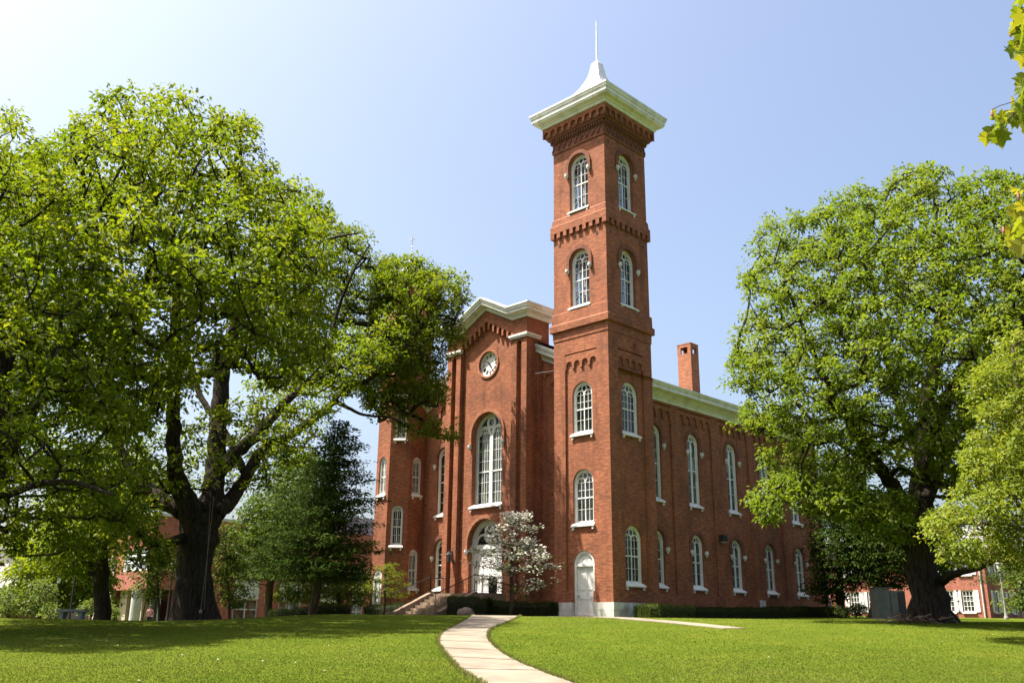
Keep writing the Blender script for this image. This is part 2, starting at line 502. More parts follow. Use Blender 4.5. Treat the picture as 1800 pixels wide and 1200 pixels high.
def window(fr, cu, zb, zt, w, style, base=0.0, rec=0.16, fw=0.13, gl=None, hoodspec=None, sl=True, bars=2, mid=True, parent=None, sill_ext=0.12):
    gl = gl or GLASS
    mb = MB(); W = WHITE
    r = w / 2; zs = zt - r
    zbi = zb + (0.26 if sl else 0.05)
    w1 = base - rec + 0.04; w0 = base - rec - 0.10
    out = arch(cu, zb + 0.02, zt, w)
    inn = arch(cu, zbi, zt - fw, w - 2 * fw)
    mb.panel(fr, out, [inn], w0, w1, W)
    # inner sash ring, a step back
    f2 = fw + 0.04
    mb.panel(fr, arch(cu, zbi + 0.001, zt - fw - 0.001, w - 2 * fw - 0.002), [arch(cu, zbi + 0.07, zt - f2, w - 2 * f2)], w0 - 0.02, w1 - 0.07, W)
    ri = r - f2
    b0, b1 = w0 + 0.0, w1 - 0.075
    zmid = zb + (zt - zb) * 0.5
    bar = lambda u0, u1, z0, z1, e=0.0: mb.fbox(fr, u0, u1, z0, z1, b0 - 0.001 - e, b1 + e, W)
    th = 0.03
    if style in ('double', 'plain2'):
        mw = 0.026 if style == 'double' else 0.085
        rc = ri / 3.0
        zc = zs + 2 * ri / 3.0
        bar(cu - mw, cu + mw, zbi + 0.07, zs, 0.012)
        for s in (-1, 1):
            mb.panel(fr, ring(cu + s * ri / 2, zs, ri / 2 - 0.045, ri / 2 + 0.012, 0, math.pi, 14), [], b0 - 0.006, b1 + 0.008, W)
            if style == 'double':
                mb.fbox(fr, cu + s * ri / 2 - 0.011, cu + s * ri / 2 + 0.011, zbi + 0.07, zs + ri / 2 - 0.06, b0, b1 - 0.004, W)
        cr = circle(cu, zc, rc + 0.012, 20)
        mb.panel(fr, cr, [circle(cu, zc, rc - 0.04, 20)], b0 - 0.009, b1 + 0.011, W)
        if mid: bar(cu - ri, cu + ri, zmid - 0.036, zmid + 0.036, 0.02)
        lo = [zbi + 0.07 + (zmid - zbi - 0.07) * (i + 1) / (bars + 0.0) for i in range(bars - 1)]
        hi = [zmid + (zs - zmid) * (i + 1) / (bars + 0.0) for i in range(bars - 1)] + [zs - 0.0]
        if style == 'plain2': hi = hi[:-1]
        for z in lo + hi[: bars]:
            mb.fbox(fr, cu - ri, cu + ri, z - 0.011, z + 0.011, b0 + 0.003, b1 - 0.007, W)
    elif style == 'grand':
        mw = 0.14
        bar(cu - mw, cu + mw, zbi + 0.07, zs, 0.05)
        rc = ri / 3.0; zc = zs + 2 * ri / 3.0
        mb.panel(fr, circle(cu, zc, rc + 0.02, 26), [circle(cu, zc, rc - 0.16, 26)], b0 - 0.009, b1 + 0.06, W)
        for s in (-1, 1):
            c2 = cu + s * (ri / 2 + mw / 4); R2 = ri / 2 - mw / 4
            mb.panel(fr, ring(c2, zs, R2 - 0.14, R2 + 0.06, 0, math.pi, 18), [], b0 - 0.006, b1 + 0.05, W)
            q = R2 - 0.13
            r3 = q / 3
            mb.panel(fr, circle(c2, zs + 2 * q / 3, r3 + 0.01, 16), [circle(c2, zs + 2 * q / 3, r3 - 0.05, 16)], b0, b1 + 0.006, W)
            for e in (-1, 1):
                mb.panel(fr, ring(c2 + e * q / 2, zs, q / 2 - 0.045, q / 2 + 0.01, 0, math.pi, 12), [], b0 + 0.003, b1, W)
                mb.fbox(fr, c2 + e * q / 2 - 0.013, c2 + e * q / 2 + 0.013, zbi + 0.07, zs + q / 2 - 0.05, b0, b1 - 0.01, W)
            mb.fbox(fr, c2 - 0.016, c2 + 0.016, zbi + 0.07, zs + 0.05, b0 - 0.001, b1 - 0.005, W)
            for i in range(1, 7):
                z = zbi + 0.07 + (zs - zbi) * i / 6.6
                t = 0.045 if i == 3 else 0.013
                mb.fbox(fr, c2 - R2 + 0.02, c2 + R2 - 0.02, z - t, z + t, b0 + 0.002, b1 - 0.012 + (0.03 if i == 3 else 0), W)
    o = mb.build('window', parent or hall)
    pm = MB(); pm.panel(fr, arch(cu, zbi, zt - fw, w - 2 * fw), [], w0 + 0.025, w0 + 0.032, gl)
    pm.build('window_pane', o)
    if sl:
        sill(fr, cu, zb, w, base, ext=sill_ext).build('window_sill', o)
    if hoodspec:
        hood(fr, cu, *hoodspec).build('hood_mould', o)
    return o

# ---------- square corner tower
A = 4.2
FT, ST, BT, LT = Fr((-A, 0, 0), (1, 0)), Fr((0, 0, 0), (0, 1)), Fr((0, A, 0), (-1, 0)), Fr((-A, A, 0), (0, -1))
tw = MB()
TH = 0.40
Z1 = 16.15
c = A / 2
def zone(fr, inset):
    return (0.0, A) if not inset else (TH, A - TH)
# lower stage, outer skin with recessed panel, inner skin with openings
u0r, u1r = 0.88, 3.34
def skin_outline(a, b, door):
    arc = [(u0r, 14.15), (u0r, 15.22), (u1r, 15.22), (u1r, 14.15)]
    if door:
        return [(a, 0.86), (1.33, 0.86), (1.33, 1.45), (u0r, 1.45), (u0r, 15.22), (u1r, 15.22), (u1r, 1.45), (2.83, 1.45), (2.83, 0.86), (b, 0.86), (b, Z1), (a, Z1)], []
    return [(a, 0.86), (b, 0.86), (b, Z1), (a, Z1)], [[(u0r, 1.45), (u1r, 1.45), (u1r, 15.22), (u0r, 15.22)]]
DOOR = arch(2.08, 0.12, 3.66, 1.50)
wF = [arch(2.09, 4.97, 8.22, 1.5), arch(2.09, 10.15, 13.38, 1.5)]
wS = [arch(2.1, 1.70, 5.05, 1.56), arch(2.1, 10.13, 13.38, 1.56)]
for fr, ins, door, holes in ((FT, 0, 1, wF), (ST, 1, 0, wS), (BT, 0, 0, []), (LT, 1, 0, [])):
    a, b = zone(fr, ins)
    ol, hl = skin_outline(a, b, door)
    tw.panel(fr, ol, hl, -0.12, 0.0, BRICK, back=False)
    io = [(a, 0.86), (1.33, 0.86)] + [p for p in DOOR[2:]][::-1][0:0] + [(b, 0.86), (b, Z1), (a, Z1)] if not door else None
    if door:
        d = arch(2.08, 0.86, 3.66, 1.50)
        io = [(a, 0.86), d[0]] + d[2:][::-1] + [d[1], (b, 0.86), (b, Z1), (a, Z1)]
    tw.panel(fr, io, holes, -TH, -0.12, BRICK)
    # corbel arcade at the head of the recess
    if fr in (FT, ST):
        e = arcade_edge(u0r, u1r, 14.28, 4, 0.17, 0.24)
        tw.panel(fr, [(u0r, 15.14), (u0r, 14.28)][:1] + e[::-1] + [(u1r, 15.14)], [], -0.121, -0.012, BRICK)
# limestone base course
for fr, door in ((FT, 1), (ST, 0), (BT, 0), (LT, 0)):
    segs = [(-0.1 if fr in (FT, BT) else 0.0, 1.30), (2.86, A + (0.1 if fr in (FT, BT) else 0.0))] if door else [(-0.1, A + 0.1) if fr is BT else (0.31, A - 0.31)]
    for a, b in segs:
        nb = max(1, round((b - a) / 0.62))
        for k in range(nb):
            q0, q1 = a + (b - a) * k / nb, a + (b - a) * (k + 1) / nb - (0.012 if k < nb - 1 else 0)
            tw.fbox(fr, q0, q1, 0.43, 0.855, -0.3, 0.10 - 0.006 * (k % 2), STONE)
        nb = max(1, nb - 1)
        for k in range(nb):
            q0, q1 = a + (b - a) * k / nb, a + (b - a) * (k + 1) / nb - (0.012 if k < nb - 1 else 0)
            tw.fbox(fr, q0, q1, -0.5, 0.418, -0.3, 0.11 - 0.007 * (k % 2), STONE)
def ringpath(c_, half, z):
    return [((c_[0] + sx * half, c_[1] + sy * half, z), (sx, sy)) for sx, sy in ((-1, -1), (1, -1), (1, 1), (-1, 1))]
TC = (-c, c)
# belt between lower stage and first lantern stage
tw.sweep(ringpath(TC, c, 0), [(-0.3, 16.15), (0.035, 16.15), (0.05, 16.7), (0.19, 16.72), (0.2, 17.12), (0.10, 17.22), (0.09, 17.86), (0.06, 17.9), (-0.05, 17.96), (-0.3, 17.96)], BRICK, closed=True)
def stage(zb, zt, wins):
    for fr, ins in ((FT, 0), (ST, 1), (BT, 0), (LT, 1)):
        a, b = zone(fr, ins)
        tw.panel(fr, rect(a, b, zb, zt), [arch(2.1, wins[0], wins[1], 1.5)], -TH, -0.015, BRICK)
stage(17.9, 22.95, (17.95, 21.74))
# crenellated belt
tw.sweep(ringpath(TC, c, 0), [(-0.3, 23.28), (0.15, 23.28), (0.15, 23.74), (0.09, 23.82), (0.06, 24.2), (0.0, 24.3), (-0.3, 24.3)], BRICK, closed=True)
tw.sweep(ringpath(TC, c, 0), [(-0.3, 22.945), (-0.012, 22.945), (-0.012, 23.285)], BRICK, closed=True)
for fr in (FT, ST, BT, LT):
    for k in range(9):
        u = -0.15 + 0.0 + (A + 0.3 - 0.3) * k / 8
        wd = 0.30 if k in (0, 8) else 0.27
        if k == 0: u0_, u1_ = (-0.15, 0.16)
        elif k == 8: u0_, u1_ = (A - 0.16, A + 0.15)
        else:
            uc = A * k / 8; u0_, u1_ = uc - 0.135, uc + 0.135
        if fr in (ST, LT) and k in (0, 8):
            u0_, u1_ = (0.012, 0.16) if k == 0 else (A - 0.16, A - 0.012)
        tw.fbox(fr, u0_, u1_, 22.94, 23.279, -0.02, 0.147, BRICK)
stage(24.25, 29.05, (24.32, 28.26))
# frieze: string, zigzag band, dentils, arcade
tw.sweep(ringpath(TC, c, 0), [(-0.3, 28.92), (0.04, 28.92), (0.06, 29.0), (0.06, 29.08), (0.03, 29.1), (0.03, 29.62), (0.10, 29.64), (0.10, 29.9), (0.28, 29.92), (0.30, 30.04), (0.38, 30.06), (0.38, 30.76), (-0.3, 30.76)], BRICK_DK, closed=True)
for fr in (FT, ST, BT, LT):
    e = 0.03
    n = 9
    for k in range(n):
        ua = -e + (A + 2 * e) * k / n; ub = -e + (A + 2 * e) * (k + 1) / n; um = (ua + ub) / 2
        for p, q in (((ua, 29.12), (um, 29.60)), ((um, 29.60), (ub, 29.12))):
            t = 0.035
            tw.panel(fr, [(p[0] - t, p[1]), (p[0] + t, p[1]), (q[0] + t, q[1]), (q[0] - t, q[1])], [], 0.02, 0.085, BRICK_DK)
    nd = 22
    for k in range(nd):
        uc = -0.1 + (A + 0.2) * (k + 0.5) / nd
        tw.fbox(fr, uc - 0.05, uc + 0.05, 29.70, 29.915, 0.05, 0.22, BRICK_DK)
    uo = 0.5
    ed = arcade_edge(-uo, A + uo, 30.10, 9, 0.16, 0.2)
    if fr in (ST, LT): 
        ed = [(max(min(p[0], A + 0.38), -0.38), p[1]) for p in ed]
        tw.panel(fr, [(A + 0.38, 30.755), (-0.38, 30.755)] + ed[::-1], [], 0.375, 0.5, BRICK)
    else:
        tw.panel(fr, [(A + uo, 30.755), (-uo, 30.755)] + ed[::-1], [], 0.375, 0.5, BRICK)
tower = tw.build('tower', hall)
# putlog holes and diamond vent
for fr, z, us in ((FT, 28.55, (0.42, 3.75)), (ST, 28.55, (0.42, 3.75)), (FT, 22.45, (0.5, 3.5)), (ST, 22.45, (0.45, 3.75))):
    for u in us:
        pv = MB(); pv.fbox(fr, u - 0.06, u + 0.06, z - 0.09, z + 0.09, -0.03, 0.012, IRON); pv.build('putlog_hole', hall)
pv = MB()
pv.panel(ST, [(2.5, 15.27), (2.66, 15.62), (2.5, 15.97), (2.34, 15.62)], [[(2.5, 15.36), (2.62, 15.62), (2.5, 15.88), (2.38, 15.62)]], -0.02, 0.07, BRICK)
pv.panel(ST, [(2.5, 15.36), (2.62, 15.62), (2.5, 15.88), (2.38, 15.62)], [], -0.02, 0.02, IRON)
pv.build('tower_vent', hall)
# tower cornice and roof
tc = MB()
tc.sweep(ringpath(TC, c, 0), [(0.3, 30.76), (0.54, 30.762), (0.58, 30.80), (0.58, 30.94), (0.66, 30.97), (0.70, 31.06), (0.96, 31.12), (0.97, 31.22), (1.02, 31.23), (1.03, 31.46), (1.08, 31.48), (1.10, 31.62), (1.14, 31.66), (1.14, 31.78), (1.0, 31.80)], CREAM, closed=True)
tc.build('tower_cornice', hall)
tr = MB()
prof = [(3.12, 31.79), (2.75, 32.0), (2.25, 32.35), (1.80, 32.75), (1.42, 33.15), (1.08, 33.6), (0.80, 34.05), (0.57, 34.55), (0.42, 35.0), (0.33, 35.5), (0.28, 35.85), (0.05, 36.15)]
vs = []; fs = []
for h, z in prof:
    vs += [(TC[0] + sx * h, TC[1] + sy * h, z) for sx, sy in ((-1, -1), (1, -1), (1, 1), (-1, 1))]
for i in range(len(prof) - 1):
    for q in range(4):
        fs.append((i * 4 + q, i * 4 + (q + 1) % 4, i * 4 + 4 + (q + 1) % 4, i * 4 + 4 + q))
fs.append(tuple(range(len(vs) - 4, len(vs))))
tr.add(vs, fs, TIN)
tro = tr.build('tower_roof', hall)
fi = MB(); fi.tube([(TC[0], TC[1], 36.0), (TC[0], TC[1], 37.5), (TC[0], TC[1], 39.3)], [0.075, 0.06, 0.035], TIN, 6)
fi.build('finial', tro)
# stairs seen through the lantern windows
si = MB()
def beam(p, q, w, h, mat):
    p = np.array(p, float); q = np.array(q, float); d = q - p; L = math.hypot(d[0], d[1]); s = np.array([-d[1], d[0], 0]) / L * w / 2
    vs = [p + s, p - s, q - s, q + s, p + s + [0, 0, h], p - s + [0, 0, h], q - s + [0, 0, h], q + s + [0, 0, h]]
    si.add(vs, [(0, 1, 2, 3), (7, 6, 5, 4), (0, 4, 5, 1), (1, 5, 6, 2), (2, 6, 7, 3), (3, 7, 4, 0)], mat)
for zf in (17.95, 24.28):
    beam((-3.6, 1.2, zf), (-0.9, 1.2, zf + 2.3), 0.08, 0.28, WHITE)
    beam((-3.6, 2.0, zf), (-0.9, 2.0, zf + 2.3), 0.08, 0.28, WHITE)
    beam((-0.8, 1.0, zf + 2.3), (-0.8, 3.4, zf + 4.4), 0.08, 0.28, WHITE)
    beam((-1.4, 1.0, zf + 2.3), (-1.4, 3.4, zf + 4.4), 0.08, 0.28, WHITE)
    si.box(-3.75, -0.45, 0.45, 3.75, zf - 0.3, zf - 0.15, DARK)
    beam((-3.6, 1.2, zf + 0.9), (-0.9, 1.2, zf + 3.2), 0.05, 0.06, IRON)
    for k in range(6):
        x = -3.4 + k * 0.5
        si.box(x - 0.02, x + 0.02, 1.18, 1.22, zf + 0.1 + (x + 3.6) * 0.85, zf + 0.95 + (x + 3.6) * 0.85, WHITE)
si.box(-3.75, -0.45, 0.45, 3.75, 30.3, 30.5, DARK)
si.build('tower_stair', hall)
# tower windows
for (zb, zt) in ((4.97, 8.22), (10.15, 13.38)):
    window(FT, 2.09, zb, zt, 1.5, 'double', base=-0.12)
for (zb, zt) in ((1.70, 5.05), (10.13, 13.38)):
    window(ST, 2.1, zb, zt, 1.56, 'double', base=-0.12)
for (zb, zt) in ((17.95, 21.74), (24.32, 28.26)):
    for fr in (FT, ST, BT, LT):
        hs = (zt - 0.75, 0.78, 1.02, -0.015, 0.10, zt - 1.30, BRICK_DK, STONE) if fr in (FT, ST) else None
        window(fr, 2.1, zb, zt, 1.5, 'double', base=-0.015, gl=GLASS_C, rec=0.24, hoodspec=hs)
# tower door
def door(fr, cu, zb, zt, w, base, rec, panels=2, head=0.25, parent=hall):
    mb = MB()
    fw = 0.14
    w1 = base - rec + 0.05
    zl = zt - w / 2 - 0.12
    mb.panel(fr, arch(cu, zb, zt, w), [arch(cu, zb + 0.02, zt - fw, w - 2 * fw)], w1 - 0.16, w1 + 0.05, WHITE)
    iw = w - 2 * fw
    # tympanum board and transom
    tp = [(cu + iw / 2, zl + 0.14)] + arch(cu, zb, zt - fw, iw)[2:-1] + [(cu - iw / 2, zl + 0.14)]
    mb.panel(fr, tp, [], w1 - 0.12, w1 - 0.05, WHITE)
    mb.fbox(fr, cu - iw / 2, cu + iw / 2, zl, zl + 0.139, w1 - 0.14, w1 + 0.035, WHITE)
    d = mb.build('door', parent)
    lf = MB()
    zz = zb + 0.03
    holes = []
    pw = (iw - 0.14 * (panels + 1)) / panels
    hs = [(zz + 0.2, zz + 0.85), (zz + 0.98, zz + 1.32), (zz + 1.45, zl - 0.14)]
    for k in range(panels):
        a = cu - iw / 2 + 0.14 + k * (pw + 0.14)
        for z0, z1 in hs:
            if z1 - z0 > 0.1: holes.append(rect(a, a + pw, z0, z1))
    lf.panel(fr, rect(cu - iw / 2 + 0.005, cu + iw / 2 - 0.005, zz, zl - 0.004), holes, w1 - 0.13, w1 - 0.06, WHITE)
    lf.panel(fr, rect(cu - iw / 2 + 0.01, cu + iw / 2 - 0.01, zz, zl - 0.01), [], w1 - 0.135, w1 - 0.085, WHITE)
    lo = lf.build('door_leaf', d)
    k = MB(); k.lathe(fr.p(cu - iw / 2 + 0.1, zb + 1.05, w1 - 0.03), [(0.02, -0.035), (0.035, 0), (0.02, 0.035)], IRON, 8); k.build('door_knob', d)
    return d
door(FT, 2.08, 0.16, 3.66, 1.50, -0.12, 0.16)
ds = MB(); ds.fbox(FT, 1.2, 2.98, -0.2, 0.155, -0.35, 0.45, STEPS); ds.build('door_step', hall)

# ---------- projecting clock pavilion
PX0, PX1, PD = -13.95, -6.51, 0.28
PW = PX1 - PX0; pc = PW / 2
FP = Fr((PX0, 0, 0), (1, 0))
pv = MB()
SH = 18.45; KU = 1.32; APEX = 1.24
rk = lambda u: APEX * max(0.0, 1 - abs(u - pc) / (pc - KU))
# outer skin: two piers joined by the raking arcade
ed = arcade_edge(KU, PW - KU, SH - 1.30, 11, 0.15, 0.34, rake=lambda u: rk(u))
def slit(cu, zb, zt, w): return arch(cu, zb, zt, w, 10)
ol = [(0, 0.86), (KU, 0.86)] + ed[::-1] + [(PW - KU, 0.86), (PW, 0.86), (PW, SH), (PW - KU, SH), (pc, SH + APEX), (KU, SH), (0, SH)]
pv.panel(FP, ol, [slit(0.67, 1.5, 16.95, 0.42), slit(PW - 0.67, 1.5, 16.95, 0.42)], -PD, 0.0, BRICK, back=False)
BWC, BWW, BWB, BWT = pc + 0.02, 2.75, 6.65, 12.75
DRC, DRW, DRB, DRT = pc + 0.0, 2.95, 1.42, 5.95
dh = arch(DRC, 0.86, DRT, DRW)
il = [(0.41, 0.86), dh[0]] + dh[2:][::-1] + [dh[1], (PW - 0.41, 0.86), (PW - 0.41, SH), (PW - KU, SH), (pc, SH + APEX), (KU, SH), (0.41, SH)]
CKZ, CKR = 16.02, 0.86
pv.panel(FP, il, [arch(BWC, BWB, BWT, BWW), circle(pc, CKZ, CKR, 36)], -0.75, -PD, BRICK)
# side walls and back
PB = 2.1
RP = Fr((PX1, 0, 0), (0, 1)); LP = Fr((PX0, PB, 0), (0, -1))
pv.panel(RP, rect(0.28, PB, 0.86, SH), [slit(0.80, 1.5, 16.95, 0.48)], -0.16, 0.0, BRICK, back=False)
pv.panel(RP, rect(0.28, PB, 0.86, SH), [], -0.4, -0.16, BRICK, back=False)
pv.panel(LP, rect(0, PB - 0.28, 0.86, SH), [slit(PB - 0.80, 1.5, 16.95, 0.48)], -0.16, 0.0, BRICK, back=False)
pv.panel(LP, rect(0, PB - 0.28, 0.86, SH), [], -0.4, -0.16, BRICK, back=False)
BP = Fr((PX1, PB, 0), (-1, 0))
pv.panel(BP, [(0.4, 15), (PW - 0.4, 15), (PW - 0.4, SH), (PW - KU, SH), (pc, SH + APEX), (KU, SH), (0.4, SH)], [], -0.2, -0.001, BRICK)
for s0, s1 in ((-0.09, DRC - DRW / 2 - 0.25), (DRC + DRW / 2 + 0.25, PW + 0.09)):
    pv.fbox(FP, s0, s1, -0.4, 0.855, -0.5, 0.09, STONE)
pv.fbox(RP, 0.52, 1.48, -0.4, 0.853, -0.3, 0.09, STONE)
pav = pv.build('pavilion', hall)
# brick voussoir mouldings are hoods of the window, door and clock
for x0, fs_, a, b in ((0.0, LP, PB - 1.25, PB - 0.055), (PW - KU, RP, 0.055, 1.25)):
    pb = MB()
    pb.fbox(FP, x0 - 0.10, x0 + KU + 0.10, 17.10, 17.22, -0.05, 0.10, CREAM)
    pb.fbox(FP, x0 - 0.16, x0 + KU + 0.16, 17.223, 17.36, -0.05, 0.16, CREAM)
    pb.fbox(fs_, a, b, 17.10, 17.22, -0.05, 0.10, CREAM)
    pb.fbox(fs_, a, b, 17.223, 17.36, -0.05, 0.16, CREAM)
    pb.build('pier_cap', hall)
cp = MB()
prof = [(0.0, -0.02), (0.10, -0.02), (0.13, 0.08), (0.13, 0.22), (0.20, 0.26), (0.50, 0.30), (0.50, 0.46), (0.56, 0.48), (0.58, 0.60), (0.64, 0.66), (0.64, 0.76), (0.0, 0.80)]
def pth(u, z, m): return ((PX0 + u, 0.0, z), m)
front = [pth(0, SH, (-1, -1)), pth(KU - 0.02, SH, (0, -1)), pth(pc, SH + APEX, (0, -1)), pth(PW - KU + 0.02, SH, (0, -1)), pth(PW, SH, (1, -1))]
back = [((PX1, PB, SH), (1, 1)), ((PX1 - KU, PB, SH), (0, 1)), (((PX0 + PX1) / 2, PB, SH + APEX), (0, 1)), ((PX0 + KU, PB, SH), (0, 1)), ((PX0, PB, SH), (-1, 1))]
cp.sweep(front + back, prof, CREAM, closed=True)
cp.build('pavilion_cornice', hall)
rf = MB()
tops = [((P[0] + m[0] * 0.60, P[1] + m[1] * 0.60, P[2] + 0.775)) for P, m in front + back]
rf.add(tops, [(0, 1, 8, 9), (1, 2, 7, 8), (2, 3, 6, 7), (3, 4, 5, 6)], TIN)
rf.build('pavilion_roof', hall)
hs = (BWT - BWW / 2, BWW / 2 + 0.02, BWW / 2 + 0.24, -PD, 0.12, BWT - BWW / 2 - 0.75, BRICK_CH, STONE)
window(FP, BWC, BWB, BWT, BWW, 'grand', base=-PD, rec=0.38, fw=0.16, gl=GLASS_G, hoodspec=hs)
# main doorway
md = MB()
r = DRW / 2; zs = DRT - r
w1 = -PD - 0.30
for k, (a, wf) in enumerate(((0.16, w1 + 0.02), (0.30, w1 - 0.05))):
    a0 = 0.0 if k == 0 else 0.161
    md.panel(FP, arch(DRC, DRB + 0.02, DRT - a0, DRW - 2 * a0), [arch(DRC, DRB + 0.04, DRT - a, DRW - 2 * a)], w1 - 0.25, wf, WHITE)
ri = r - 0.30
zt_ = zs - 0.05
md.fbox(FP, DRC - ri, DRC + ri, zt_ - 0.28, zt_, w1 - 0.2, w1 - 0.03, WHITE)
rc = ri / 3.0; zc = zs + 2 * ri / 3
md.panel(FP, circle(DRC, zc, rc + 0.03, 24), [circle(DRC, zc, rc - 0.09, 24)], w1 - 0.17, w1 - 0.055, WHITE)
for s in (-1, 1):
    md.panel(FP, ring(DRC + s * ri / 2, zs, ri / 2 - 0.09, ri / 2 + 0.03, 0, math.pi, 16), [], w1 - 0.165, w1 - 0.06, WHITE)
do = md.build('door', hall)
g = MB(); g.panel(FP, [(DRC + ri, zt_ + 0.001)] + arch(DRC, DRB, DRT - 0.30, 2 * ri)[2:-1] + [(DRC - ri, zt_ + 0.001)], [], w1 - 0.16, w1 - 0.15, GLASS); g.build('fanlight_pane', do)
for s in (-1, 1):
    lf = MB()
    a, b = (DRC - ri, DRC - 0.006) if s < 0 else (DRC + 0.006, DRC + ri)
    holes = []
    pw = (b - a - 0.36) / 2
    for k in range(2):
        x = a + 0.12 + k * (pw + 0.12)
        holes += [rect(x, x + pw, DRB + 0.25, DRB + 0.95), rect(x, x + pw, DRB + 1.1, zt_ - 0.45)]
    lf.panel(FP, rect(a, b, DRB + 0.03, zt_ - 0.285), holes, w1 - 0.18, w1 - 0.10, WHITE)
    lf.panel(FP, rect(a + 0.01, b - 0.01, DRB + 0.04, zt_ - 0.29), [], w1 - 0.185, w1 - 0.125, WHITE)
    lf.build('door_leaf', do)
hood(FP, DRC, zs, DRW / 2 + 0.02, DRW / 2 + 0.22, -PD, 0.14, 3.95, BRICK_CH, STONE).build('hood_mould', do)
for z in (2.1, 3.3):
    hg = MB(); hg.fbox(FP, DRC - ri + 0.0, DRC - ri + 0.05, z, z + 0.14, w1 - 0.1, w1 - 0.05, IRON); hg.build('door_hinge', do)
# clock
ck = MB()
ck.panel(FP, circle(pc, CKZ, CKR + 0.12, 40), [circle(pc, CKZ, CKR - 0.005, 40)], -PD - 0.02, -PD + 0.07, BRICK_CH)
cko = ck.build('clock', hall)
cf = MB()
cf.panel(FP, circle(pc, CKZ, CKR - 0.01, 40), [circle(pc, CKZ, CKR - 0.10, 40)], -PD - 0.30, -PD - 0.12, CLOCKW)
cf.panel(FP, circle(pc, CKZ, CKR - 0.098, 40), [], -PD - 0.30, -PD - 0.19, CLOCKW)
cf.panel(FP, circle(pc, CKZ, 0.44, 32), [circle(pc, CKZ, 0.39, 32)], -PD - 0.2, -PD - 0.16, CLOCKW)
cf.build('clock_face', cko)
nm = MB()
ROM = ['XII', 'I', 'II', 'III', 'IIII', 'V', 'VI', 'VII', 'VIII', 'IX', 'X', 'XI']
def stroke(a, b, t, w0, w1_):
    a = np.array(a); b = np.array(b); d = b - a; L = np.linalg.norm(d); s = np.array([-d[1], d[0]]) / L * t / 2
    nm.panel(FP, [tuple(a + s), tuple(b + s), tuple(b - s), tuple(a - s)][::-1], [], w0, w1_, CLOCKB)
for k, rm in enumerate(ROM):
    nm = MB()
    th = math.pi / 2 - 2 * math.pi * k / 12
    er = np.array([math.cos(th), math.sin(th)]); et = np.array([er[1], -er[0]])
    cen = np.array([pc, CKZ]) + er * 0.59
    wd = {'I': 0.042, 'V': 0.095, 'X': 0.095}
    tot = sum(wd[ch] for ch in rm); x = -tot / 2
    h = 0.115
    for ch in rm:
        w_ = wd[ch]; m = x + w_ / 2
        P = lambda a, b: cen + et * a + er * b
        if ch == 'I':
            stroke(P(m, -h), P(m, h), 0.028, -PD - 0.195, -PD - 0.178)
        elif ch == 'V':
            stroke(P(m - 0.032, h), P(m, -h), 0.03, -PD - 0.195, -PD - 0.178); stroke(P(m + 0.032, h), P(m, -h), 0.016, -PD - 0.195, -PD - 0.177)
        else:
            stroke(P(m - 0.034, h), P(m + 0.034, -h), 0.03, -PD - 0.195, -PD - 0.178); stroke(P(m + 0.034, h), P(m - 0.034, -h), 0.016, -PD - 0.195, -PD - 0.177)
        x += w_
    nm.build('numeral', cko)
for ang, L, t in ((math.radians(90 - 30 * 10.42), 0.36, 0.06), (math.radians(90 - 6 * 25), 0.60, 0.04)):
    hm = MB()
    er = np.array([math.cos(ang), math.sin(ang)]); s = np.array([-er[1], er[0]])
    c0 = np.array([pc, CKZ])
    pts = [c0 - er * 0.12 + s * t * .5, c0 - er * 0.12 - s * t * .5, c0 - s * t, c0 + er * L * .7 - s * t * .9, c0 + er * L, c0 + er * L * .7 + s * t * .9, c0 + s * t]
    hm.panel(FP, [tuple(p) for p in pts], [], -PD - 0.15 + t * .2, -PD - 0.135 + t * .2, CLOCKB)
    hm.build('clock_hand', cko)

# ---------- main block
MX0, MX1, MY0, MY1 = -19.75, -0.6, 1.5, 26.0
RZ = 13.0      # top of side walls
RIDX = (MX0 + MX1) / 2
SL = 0.485
RIDZ = RZ + SL * (MX1 - RIDX)
mn = MB()
FM = Fr((MX0, MY0, 0), (1, 0)); mw = MX1 - MX0
gab = [(0, 0.0), (mw, 0.0), (mw, RZ), (mw / 2, RIDZ), (0, RZ)]
lw = MX0
WLC = -15.72 - MX0
rl = (-17.3 - MX0, -14.35 - MX0)
mirror = lambda u: mw - u
wh = [arch(WLC, 1.70, 5.1, 1.3), arch(WLC, 6.55, 11.3, 1.3)]
mn.panel(FM, gab, wh, -0.4, 0.0, BRICK)
# low corbel arches under the raking cornice in the narrow bays
for a, b in ((-17.6 - MX0, -14.1 - MX0), (-6.3 - MX0, -4.3 - MX0)):
    n = 5 if b - a > 3 else 3
    rf_ = lambda u: SL * (min(u, mw - u))
    e = arcade_edge(a, b, RZ - 1.35, n, 0.16, 0.28, rake=rf_)
    mn.panel(FM, [(b, RZ - 0.15 + rf_(b)), (a, RZ - 0.15 + rf_(a))] + e[::-1], [], -0.01, 0.10, BRICK)
SM = Fr((MX1, MY0, 0), (0, 1)); ml = MY1 - MY0
RB = [6.9, 11.4, 15.95, 20.23, 24.4]
bays = [(r_ - 4.0 - MY0, r_ - MY0) for r_ in RB]
bc = [(5.25 if i == 0 else r_ - 2.0) - MY0 for i, r_ in enumerate(RB)]
bays = [(a + 0.28, b) for a, b in bays]
mn.panel(SM, rect(0.4, ml, 0.0, RZ), [rect(a, b, 1.45, 12.82) for a, b in bays], -0.12, 0.0, BRICK, back=False)
mn.panel(SM, rect(0.4, ml, 0.0, RZ), [arch(q, 1.75, 5.1, 1.3) for q in bc] + [arch(q, 6.75, 11.45, 1.3) for q in bc], -0.4, -0.12, BRICK)
